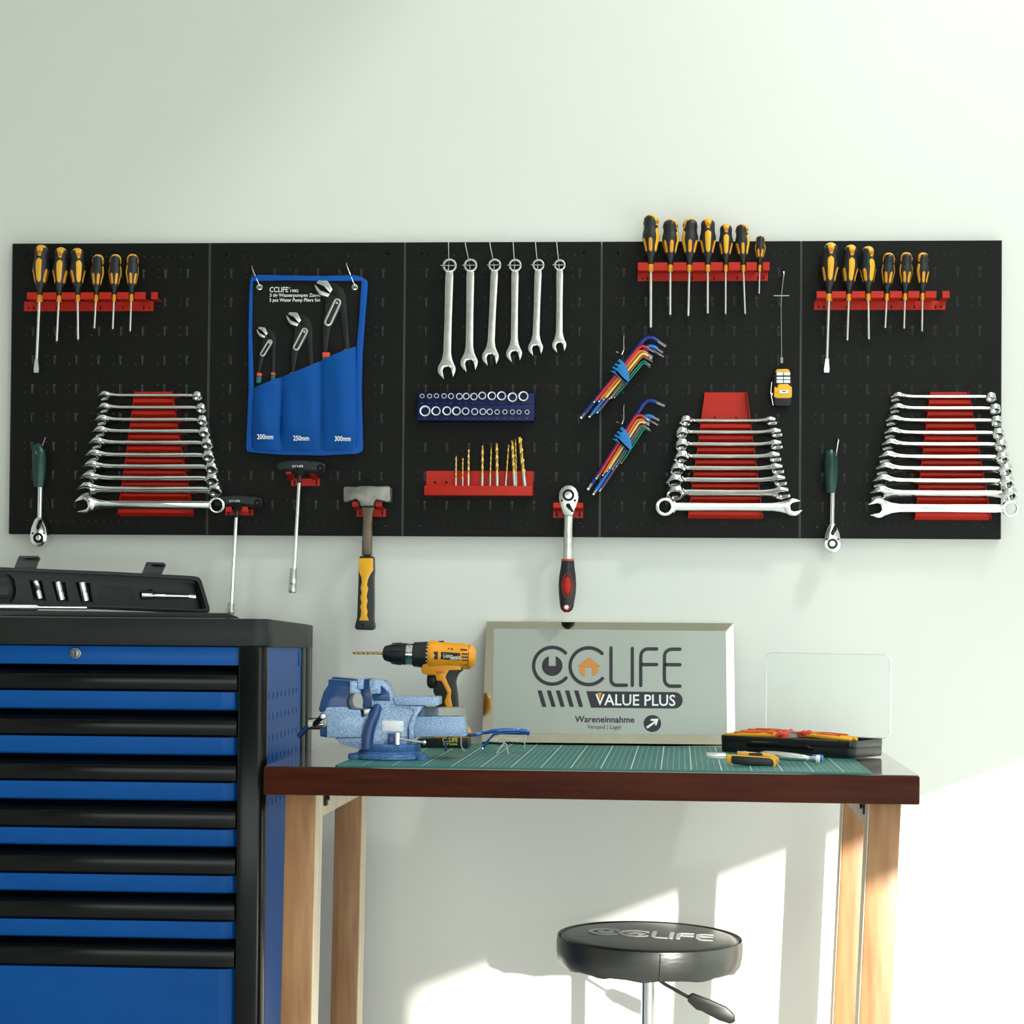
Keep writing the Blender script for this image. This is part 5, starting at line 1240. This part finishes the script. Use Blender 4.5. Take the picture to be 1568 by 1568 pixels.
# ------------------------------------------------------------------ cordless drill
DY = -.20
o = W(668, 1140, DY); o = Vector((o.x, DY, MT))
pl = flatpl(o)
t = pl.thing('cordless_drill', 'yellow and black cordless drill standing on its battery behind the vise', 'drill')
DP = lambda pts, d=0.0: [pl(*ca(*p), d) for p in pts]
A, B = Vector((*pl(*ca(460, 226)),)), Vector((*pl(*ca(1480, 268)),))
dv = Vector((B.x - A.x, 0, B.y - A.y)); k = dv.length / (1480 - 460)
DM = Matrix.Translation((A.x, 0, A.y)) @ dv.to_track_quat('Z', 'Y').to_matrix().to_4x4()
sx = lambda prof: [(r_ * k, (x - 460) * k) for x, r_ in prof]
def dl(name, prof, m, n=32, **kw): mb = MB().lathe(sx(prof), n); mb.xf(DM); return mb.build(name, m, t, **kw)
dl('chuck', [(420, 35), (424, 55), (440, 80), (470, 92), (530, 108), (600, 118), (680, 126), (690, 127)], 'black')
for k_ in range(10):
    mb = MB(); a = 2 * PI * k_ / 10; mb.box(-.0016, -.0006, 0, .0016, .0012, 115 * k); mb.xf(Matrix.Rotation(R(0), 4, 'X')); mb.xf(DM @ Matrix.Rotation(a, 4, 'Z') @ Matrix.Translation((0, 112 * k, (520 - 460) * k)) @ Matrix.Rotation(R(-6), 4, 'X')); mb.build('chuck_rib', 'black', t, bevel=.0003)
dl('chuck_ring', [(690, 120), (694, 128), (725, 130), (728, 126), (740, 126), (745, 130), (768, 130), (772, 122)], 'chrome')
dl('torque_collar', [(770, 128), (775, 140), (860, 147), (905, 152), (935, 155), (950, 152), (955, 140)], 'black')
tm = MB()
for k_ in range(22):
    a = 2 * PI * k_ / 22; q0 = tm.mark(); tm.box(-.0006, -.0002, 0, .0006, .0004, .0025); tm.xf(DM @ Matrix.Rotation(a, 4, 'Z') @ Matrix.Translation((0, 155.5 * k, (928 - 460) * k)), q0)
tm.build('torque_numbers', 'white', t, kind='stuff')
dl('motor_housing', [(935, 120), (945, 160), (965, 168), (1000, 168), (1040, 162), (1180, 152), (1330, 148), (1400, 142), (1450, 122), (1472, 95), (1482, 60), (1484, 0.05)], 'orange')
dl('housing_band', [(1405, 144), (1412, 146), (1420, 143)], 'amber')
# bit
a, b = ca(70, 222), ca(455, 228)
P0 = Vector((pl(*b)[0], 0, pl(*b)[1])); P1 = Vector((pl(*a)[0], 0, pl(*a)[1]))
mb = MB(); L_ = (P1 - P0).length; r_ = .0026; m = 60; n = 16; vs = []
for j in range(m + 1):
    z = L_ * j / m; ph = 2 * PI * z / .0185; kk = 1 if j < m - 2 else (m - j) * .33 + .08
    for i in range(n):
        aa = 2 * PI * i / n; g = abs(math.sin(aa - ph)); q_ = r_ * kk * (1.0 if (g > .6 or z < .010) else .5 + .5 * (g / .6)); vs.append((q_ * math.cos(aa), q_ * math.sin(aa), z))
mb.add(vs, [(j * n + i, j * n + (i + 1) % n, (j + 1) * n + (i + 1) % n, (j + 1) * n + i) for j in range(m) for i in range(n)] + [list(range(n)), [m * n + i for i in range(n)]])
mb.xf(Matrix.Translation(P0) @ (P1 - P0).to_track_quat('Z', 'Y').to_matrix().to_4x4()); mb.build('drill_bit', 'gold', t, ang=30)
# handle
hb = DP([(870, 330), (1330, 380), (1340, 420), (1290, 455), (1262, 510), (1255, 560), (1275, 700), (1285, 860), (1330, 1060), (1400, 1180), (1000, 1190), (1040, 1060), (1035, 860), (1030, 720), (1000, 650), (1040, 540), (1030, 475), (925, 470), (880, 450), (865, 400)])
MB().holed(hb, [], -.016, .016).build('handle', 'black', t, bevel=.005, seg=3)
st = DP([(900, 330), (1320, 370), (1330, 415), (1185, 420), (1145, 495), (1175, 570), (1212, 645), (1205, 720), (1230, 860), (1260, 1060), (1200, 1060), (1165, 860), (1130, 780), (1168, 675), (1100, 540), (1045, 540), (1030, 478), (925, 470), (880, 450), (868, 400)])
MB().holed(st, [], -.0190, .0190).build('handle_stripe', 'orange', t, bevel=.003)
MB().prism(DP([(930, 472), (1032, 478), (1040, 540), (1020, 625), (970, 632), (930, 600), (925, 540)]), -.009, .009).build('trigger', 'blackplastic', t, bevel=.003)
MB().prism(DP([(1045, 420), (1120, 418), (1128, 438), (1095, 455), (1045, 455), (1035, 438)]), -.0202, -.018).build('work_light', 'amber', t, bevel=.0006)
MB().prism(DP([(1018, 205), (1068, 205), (1066, 292), (1020, 290)]), -163 * k, -140 * k).build('speed_window', 'print', t, bevel=.0006)
MB().prism(DP([(1100, 208), (1318, 222), (1314, 304), (1096, 290)]), -157 * k, -135 * k).build('label_panel', 'greyplastic', t, bevel=.0005)
a, b = pl(*ca(1112, 280), -157 * k), pl(*ca(1185, 225), -157 * k); text('Li-ion', 'label_lettering', 'white', t, (a[0], a[1], b[0], b[1]), -158 * k, bold=.01)
a, b = pl(*ca(1192, 298), -157 * k), pl(*ca(1305, 248), -157 * k); text('Electric', 'label_lettering', 'white', t, (a[0], a[1], b[0], b[1]), -158 * k, bold=.02)
for q in ([(1320, 172), (1395, 178), (1395, 190), (1322, 186)], [(1338, 222), (1412, 226), (1412, 240), (1338, 236)], [(1338, 258), (1412, 262), (1412, 276), (1338, 272)], [(1338, 296), (1410, 300), (1408, 313), (1336, 309)], [(1312, 346), (1392, 346), (1388, 362), (1310, 360)], [(1180, 168), (1196, 164), (1192, 180), (1176, 182)], [(1208, 168), (1226, 166), (1240, 184), (1224, 184)], [(1165, 340), (1184, 336), (1192, 350), (1178, 354)], [(1206, 350), (1224, 334), (1236, 334), (1220, 352)]):
    cz = sum(p[1] for p in q) / 4
    dd = math.sqrt(max(0, (150 * k) ** 2 - ((cz - 250) * k) ** 2))
    MB().prism(DP(q), -dd - .0008, -dd + .006).build('vent', 'print', t)
MB().prism(DP([(1055, 100), (1065, 84), (1110, 82), (1125, 100), (1125, 118), (1055, 112)]), -.007, .007).build('direction_switch', 'print', t, bevel=.001)
MB().prism(DP([(840, 1192), (1395, 1180), (1412, 1200), (1412, 1310), (1400, 1322), (860, 1322), (840, 1305)]), -.036, .036).build('battery', 'greyplastic', t, bevel=.004)
MB().holed(DP([(1335, 1050), (1375, 1060), (1410, 1090), (1425, 1140), (1425, 1185), (1020, 1190), (1030, 1130)]), [], -.030, .030).build('foot', 'orange', t, bevel=.004)
a, b = pl(*ca(1100, 1240), -.037), pl(*ca(1275, 1195), -.037); M['yellowprint'] = mat('yellow_print', (0.70, 0.62, 0.10), 0.5)
text('CCLIFE', 'battery_lettering', 'yellowprint', t, (a[0], a[1], b[0], b[1]), -.0365, bold=.02)
a, b = pl(*ca(1110, 1275), -.037), pl(*ca(1270, 1250), -.037); text('21V Li-ion', 'battery_lettering', 'yellowprint', t, (a[0], a[1], b[0], b[1]), -.0365, bold=.03)

# ------------------------------------------------------------------ safety glasses
cg = cr(6.533, 640, 1100)
GY = -.345
o = Vector((W(757, 1150, GY).x, GY, MT)); pl = flatpl(o)
t = pl.thing('safety_glasses', 'clear safety glasses with a blue frame on the mat right of the drill', 'glasses')
g3 = lambda x, y, d: Vector((pl(*cg(x, y), d)[0], d, pl(*cg(x, y), d)[1]))
MB().tube([g3(570, 168, -.01), g3(600, 158, -.004), g3(650, 146, 0), g3(750, 128, -.006), g3(850, 118, -.008), g3(1000, 118, -.004), g3(1075, 125, .004), g3(1105, 138, .014), g3(1100, 160, .020)], [.0028, .0030, .0030, .0038, .0040, .0038, .0034, .0034, .0028], 10).build('brow_bar', 'glassblue', t)
MB().tube([g3(1090, 150, .014), g3(980, 152, .035), g3(850, 150, .05), g3(760, 160, .06), g3(710, 215, .065), g3(648, 298, .068)], [.0026, .0024, .0022, .0022, .0024, .0034], 8).build('temple_arm', 'glassblue', t)
MB().box(*(g3(475, 183, -.006)), *(g3(566, 146, .008))).build('hinge_block', 'vblue', t, bevel=.001)
MB().tube([g3(480, 165, .002), g3(380, 168, .03), g3(300, 185, .035), g3(278, 230, .036), g3(275, 338, .036)], [.0022, .0020, .0018, .0018, .0026], 8).build('temple_arm', 'vblue', t)
MB().tube([g3(648, 298, .068), g3(649, 299, .064)], .0016, 8).build('temple_eyelet', 'chrome', t)
lens = MB(); nn = 18; vs = []
top = [g3(432 + (1080 - 432) * i / nn, 172 - 22 * math.sin(PI * i / nn), -.004 - .022 * math.sin(PI * i / nn)) for i in range(nn + 1)]
bot = []
for i in range(nn + 1):
    x = 470 + (1062 - 470) * i / nn; u_ = i / nn
    y = 352 - 18 * abs(u_ - .5) + (-75 * math.exp(-((x - 862) / 48) ** 2))
    bot.append(g3(x, y, -.002 - .020 * math.sin(PI * u_)))
rows = [[top[i].lerp(bot[i], j / 6) + Vector((0, -.003 * math.sin(PI * j / 6), 0)) for i in range(nn + 1)] for j in range(7)]
V_ = [p for r_ in rows for p in r_]; n1 = nn + 1; m_ = len(V_)
fs = [(j * n1 + i, j * n1 + i + 1, (j + 1) * n1 + i + 1, (j + 1) * n1 + i) for j in range(6) for i in range(nn)]
V2 = [p + Vector((0, .0016, 0)) for p in V_]
edge = [i for i in range(n1)] + [j * n1 + nn for j in range(1, 7)] + [6 * n1 + i for i in range(nn - 1, -1, -1)] + [j * n1 for j in range(5, 0, -1)]
lens.add(V_ + V2, fs + [tuple(m_ + k_ for k_ in reversed(f_)) for f_ in fs] + [(edge[i], edge[(i + 1) % len(edge)], edge[(i + 1) % len(edge)] + m_, edge[i] + m_) for i in range(len(edge))])
lens.build('lens', 'lens', t, ang=60)
M['rimwhite'] = mat('milky_plastic_rim', (0.86, 0.89, 0.86), 0.3)
M['rimclear'] = mat('frosted_clear_rim', (0.80, 0.86, 0.84), 0.25, trans=0.55, ior=1.3)
MB().tube([g3(432, 180, -.006), g3(432, 270, -.008), g3(445, 300, -.01), g3(468, 325, -.012)], .0009, 6).build('lens_edge', 'rimclear', t)
MB().tube([g3(1078, 175, -.006), g3(1062, 300, -.008)], .0009, 6).build('lens_edge', 'rimclear', t)
MB().tube([g3(780, 370, -.026), g3(800, 330, -.027), g3(835, 275, -.028), g3(870, 236, -.028), g3(888, 275, -.028), g3(895, 320, -.027), g3(905, 362, -.026)], .0014, 6).build('nose_bridge', 'rimclear', t)

# ------------------------------------------------------------------ black case with insulated pliers
pL = G(1100, 1150.5, MT); pC = G(1306, 1162.5, MT)
ax = (pC - pL); CL = ax.length
pl = PL(pL, ax, (0, 0, 1))
t = pl.thing('tool_case', 'open black plastic case with a clear lid at the right of the green mat', 'case')
cz8 = cr(5.6, 1070, 1100)
DEP = .125; HT = .031
rad = .016
def rect_plan(i): return rrect(i, i, CL - i, DEP - i, max(.004, rad - i), 5)
mb = MB().holed(rect_plan(0), [rect_plan(.004)], .002, HT * .60).xf(SW); mb.build('lower_wall', 'blackplastic', t, bevel=.0015)
mb = MB().holed(rect_plan(-.0006), [rect_plan(.005)], HT * .60, HT).xf(SW); mb.build('upper_wall', 'blackplastic', t, bevel=.002)
MB().prism(rect_plan(.001), 0, .004).xf(SW).build('case_floor', 'blackplastic', t)
MB().prism(rect_plan(.0045), .004, HT - .006).xf(SW).build('tool_insert', 'blackplastic', t)
hx0, hx1 = pl(*cz8(420, 220))[0], pl(*cz8(975, 220))[0]
mb = MB().tube([(hx0, .004, HT * .5), (hx0 + .006, -.006, HT * .55), (hx0 + .02, -.011, HT * .60), ((hx0 + hx1) / 2, -.013, HT * .62), (hx1 - .02, -.011, HT * .60), (hx1 - .006, -.006, HT * .55), (hx1, .004, HT * .5)], [.0045, .005, .0055, .0055, .0055, .005, .0045], 10)
mb.build('carry_handle', 'blackgloss', t)
for x0 in (CL - .030, CL - .012): MB().box(x0, -.0018, HT - .008, x0 + .006, .004, HT + .001).build('latch', 'blackplastic', t, bevel=.0008)
# clear lid standing up at the back
lidw = [(-.012, 0), (CL - .016, 0)]
lp0, lp1 = pl(1150, 1113, DEP), pl(1343, 1126, DEP)
x0, x1 = .03, CL + .012
tz = pl(1250, 1000, DEP)[1]
oo = rrect(x0, HT, x1, tz, .014, 5)
ii = rrect(x0 + .0013, HT + .0013, x1 - .0013, tz - .0013, .012, 5)
MB().holed(oo, [ii], DEP - .004, DEP + .001).build('lid_rim', 'rimwhite', t)
MB().prism(ii, DEP - .0005, DEP + .0005).build('clear_lid', 'clear', t)
def ins_pliers(label, x_tip, x_end, z0, z1, y, flip=1, hue='yellow'):
    A_ = pl(*cz8(x_tip, z0), y); B_ = pl(*cz8(x_end, z1), y)
    o_ = pl.mtx @ Vector((A_[0], y, A_[1])); e_ = pl.mtx @ Vector((B_[0], y, B_[1])); L_ = (e_ - o_).length
    xa = (e_ - o_).normalized(); ya = Vector((0, 0, 1)).cross(xa).normalized(); za = xa.cross(ya)
    rot = Matrix((xa, ya, za)).transposed()
    q = thing('insulated_pliers', label, 'pliers', o_, rot, 'insulated pliers in the open case')
    for s_ in (1, -1):
        MB().tube([(-.012 + L_ * 0, .0, 0), (.010, s_ * .007, 0), (L_ * .3, s_ * .016, .001), (L_ * .7, s_ * .015, 0), (L_ * .97, s_ * .010, -.001), (L_, s_ * .009, -.001)], [.004, .0048, .0046, .0048, .0045, .003], 12).build('grip', hue, q)
        MB().tube([(L_ * .15, s_ * .013, .0040), (L_ * .4, s_ * .0165, .0048), (L_ * .8, s_ * .014, .0044)], .0022, 8).build('grip_inlay', 'redinsul', q)
    mb = MB().lathe([(.010, -.0055), (.0125, -.004), (.0125, .004), (.010, .0055)], 16); mb.build('pivot_guard', 'redinsul', q)
    for s_ in (1, -1): MB().tube([(-.002, s_ * .006, .001), (.006, s_ * .010, .004), (.012, s_ * .013, .001)], .005, 8).build('thumb_guard', 'redinsul', q)
    mb = MB().sweep([(-.010, -.006, -.004), (-.010, .006, -.004), (-.010, .006, .004), (-.010, -.006, .004)], [(-.032, -.0025, -.0025), (-.032, .0025, -.0025), (-.032, .0025, .0025), (-.032, -.0025, .0025)]); mb.build('jaw', 'satin', q)
ins_pliers('insulated pliers in the case, front pair with yellow grips pointing left', 745, 240, 148, 137, .030)
ins_pliers('insulated pliers in the case, back pair pointing left', 790, 378, 132, 108, .088, hue='orange')
ins_pliers('insulated pliers in the case, pair with grips pointing right', 900, 1335, 138, 176, .034)

# ------------------------------------------------------------------ hand tools on the mat
Yt = -.575
o = Vector((W(1140, 1170, Yt).x, Yt, MT)); pl = PL(o, (1, -.06, 0), (0, 0, 1))
t = pl.thing('combination_pliers', 'pliers with black and yellow handles lying at the front of the mat', 'pliers')
TP = lambda pts, d=0.0: [pl(*cz8(*p), d) for p in pts]
MB().holed(TP([(62, 292), (150, 296), (235, 304), (238, 352), (150, 350), (64, 345)]), [], -.004, .006).build('jaw', 'satin', t, bevel=.001)
rd = MB()
for x in range(78, 226, 12): rd.prism(TP([(x, 292), (x + 5, 292), (x + 5, 300), (x, 300)]), -.0045, .004)
rd.build('jaw_teeth', 'steel', t, kind='stuff')
MB().prism(TP([(62, 318), (235, 326), (235, 330), (62, 322)]), -.0044, -.0038).build('jaw_gap', 'dark_tip', t)
MB().holed(TP([(236, 308), (285, 312), (640, 338), (662, 350), (668, 385), (655, 418), (635, 420), (300, 388), (240, 376)]), [], -.007, .007).build('handle_shell', 'yellow', t, bevel=.002)
MB().holed(TP([(285, 316), (600, 338), (632, 350), (645, 380), (635, 412), (610, 418), (300, 390), (280, 375), (278, 335)]), [], -.0085, .006).build('handle_grip', 'black', t, bevel=.0025)
MB().holed(TP([(330, 296), (430, 292), (560, 296), (650, 316), (685, 340), (690, 372), (672, 382), (650, 342), (560, 326), (330, 312)], .025), [], .018, .032).build('handle_shell', 'yellow', t, bevel=.002)
MB().holed(TP([(428, 294), (540, 294), (552, 318), (430, 312)], .025), [], .016, .033).build('handle_grip', 'black', t, bevel=.001)
Yt = -.50
A = W(*cz8(330, 288), Yt); B = W(*cz8(1038, 348), Yt - .03)
A.z = max(A.z, MT + .008); B.z = MT + .0085; dz = B - A
q = dz.to_track_quat('Z', 'Y').to_matrix(); L_ = dz.length
t = thing('deburring_tool', 'silver-grey cylindrical hand tool with a white end disc, behind the black and yellow pliers', 'tool', A, q)
MB().lathe([(.0018, 0), (.0022, L_ * .06), (.0030, L_ * .09), (.0024, L_ * .12), (.0024, L_ * .30)], 14).build('tip_rod', 'chrome', t)
MB().lathe([(.0035, L_ * .28), (.0062, L_ * .34), (.0072, L_ * .45), (.0070, L_ * .70), (.0062, L_ * .76)], 20).build('grip', 'satin', t)
MB().lathe([(.0060, L_ * .755), (.0056, L_ * .82), (.0042, L_ * .86), (.0042, L_ * .90), (.0050, L_ * .92), (.0050, L_ * .96)], 18).build('neck', 'chrome', t)
MB().lathe([(.0066, L_ * .955), (.0070, L_ * .965), (.0070, L_ * .99), (.0060, L_)], 20).build('end_cap', 'paper', t)
A = W(*cz8(870, 292), -.455); B = W(*cz8(1062, 325), -.475); A.z = MT + .0075; B.z = MT + .0065; dz = B - A; L_ = dz.length
t = thing('marking_pen', 'blue-capped pen lying just behind the silver hand tool', 'pen', A, dz.to_track_quat('Z', 'Y').to_matrix())
MB().lathe([(.003, -.05), (.005, -.045), (.0052, L_ * .6)], 16).build('barrel', 'navytray', t)
MB().lathe([(.0056, L_ * .58), (.0060, L_ * .7), (.0060, L_ * .95), (.0048, L_)], 16).build('cap', 'clip', t)

# ------------------------------------------------------------------ stool
SY = -.31
sc_ = W(994, 1435, SY); o = Vector((sc_.x, SY, 0))
t = thing('work_stool', 'round black padded stool with a white logo, standing in front of the bench legs', 'stool', o)
t['label'] = 'round black padded stool with a white logo on its seat, under the workbench'
r_ = .172; zt = .465; zb = .412
prof = [(.05, zb + .004), (r_ * .90, zb + .002), (r_ * .955, zb), (r_ * .985, zb + .006), (r_ * 1.0, zb + .022), (r_ * 1.004, zb + .040), (r_ * .992, zb + .052), (r_ * .965, zt - .008), (r_ * .925, zt - .002), (r_ * .86, zt), (r_ * .5, zt + .0015), (.0001, zt + .002)]
mb = MB(); n = 72; vs = []
for j, (rr, z) in enumerate(prof):
    for i in range(n):
        a = 2 * PI * i / n
        dz = (.0035 * max(0, math.sin(a * 11 + math.sin(a * 3))) if 1 <= j <= 2 else 0)
        vs.append((rr * math.cos(a), rr * math.sin(a), z - dz))
mb.add(vs, [(j * n + i, j * n + (i + 1) % n, (j + 1) * n + (i + 1) % n, (j + 1) * n + i) for j in range(len(prof) - 1) for i in range(n)] + [list(range(n - 1, -1, -1))])
TL = Matrix.Translation((0, 0, zb)) @ Matrix.Rotation(R(.9), 4, 'Y') @ Matrix.Translation((0, 0, -zb))
mb.xf(TL).build('seat', 'seat', t, ang=60)
aS = math.atan2(-1, .10)
pp = [(r_ * k0 * math.cos(aS), r_ * k0 * math.sin(aS), z) for k0, z in ((.93, zt - .001), (.972, zt - .007), (1.0, zb + .05), (1.012, zb + .038), (1.008, zb + .02), (.99, zb + .002))]
MB().tube(pp, .0011, 6).xf(TL).build('side_seam', 'seat', t)
pip = [(r_ * .95 * math.cos(2 * PI * i / 64), r_ * .95 * math.sin(2 * PI * i / 64), zt - .0045) for i in range(65)]
MB().tube(pip, .0016, 6).xf(TL).build('piping', 'seat', t)
zq = zt + .0005
TLi = TL.inverted()
g_ = lambda px, py: TLi @ (G(px, py, zq) - o)
O0, X1, Y1 = g_(900, 1432.5), g_(1090, 1440), g_(905, 1423.5)
xv, yv = X1 - O0, Y1 - O0
lm = lambda x, y: (O0.x + xv.x * (x - 90) / 1378 + yv.x * (485 - y) / 370, O0.y + xv.y * (x - 90) / 1378 + yv.y * (485 - y) / 370)
d1, d2 = MB(), MB(); logo(d1, d2, lm, zt + .0018, zt + .0026, 48)
d1.xf(TL @ SW).build('logo_print', 'white', t); d2.xf(TL @ SW).build('house_print', 'white', t)
MB().lathe([(.012, zb - .030), (.0165, zb - .029), (.0170, zb - .012), (.020, zb), (.06, zb + .003)], 24).build('hub', 'black', t)
MB().lathe([(.0140, .16), (.0140, zb - .028)], 24).build('gas_column', 'chrome', t)
MB().lathe([(.024, .09), (.024, .17), (.020, .18)], 24).build('column_sleeve', 'black', t)
for k_ in range(5):
    a = 2 * PI * k_ / 5 + .3; c_, s_ = math.cos(a), math.sin(a)
    MB().tube([(.015 * c_, .015 * s_, .115), (.10 * c_, .10 * s_, .105), (.225 * c_, .225 * s_, .075)], [.016, .014, .011], 10).build('base_leg', 'chrome', t)
    MB().lathe([(.012, -.011), (.025, -.009), (.025, .009), (.012, .011)], 20, 'x').xf(Matrix.Translation((.225 * c_, .225 * s_, .0255)) @ Matrix.Rotation(a + .6, 4, 'Z')).build('caster', 'black', t)
    MB().tube([(.225 * c_, .225 * s_, .030), (.225 * c_, .225 * s_, .075)], .006, 8).build('caster_stem', 'chrome', t)
lv = lambda px, py, Y: W(px, py, Y) - o
MB().tube([lv(1000, 1494, SY - .01), lv(1018, 1507, SY - .02), lv(1058, 1529, SY - .03)], .0034, 8).build('height_lever', 'blackplastic', t)
pd = [lv(*p, SY - .03) for p in [(1053, 1525), (1060, 1520), (1085, 1529), (1112, 1541), (1125, 1553), (1126, 1563), (1118, 1567), (1100, 1561), (1074, 1547), (1066, 1545), (1052, 1532)]]
MB().holed([(p.x, p.z) for p in pd], [], SY - .04 - o.y, SY - .025 - o.y).build('lever_paddle', 'blackplastic', t, bevel=.003)
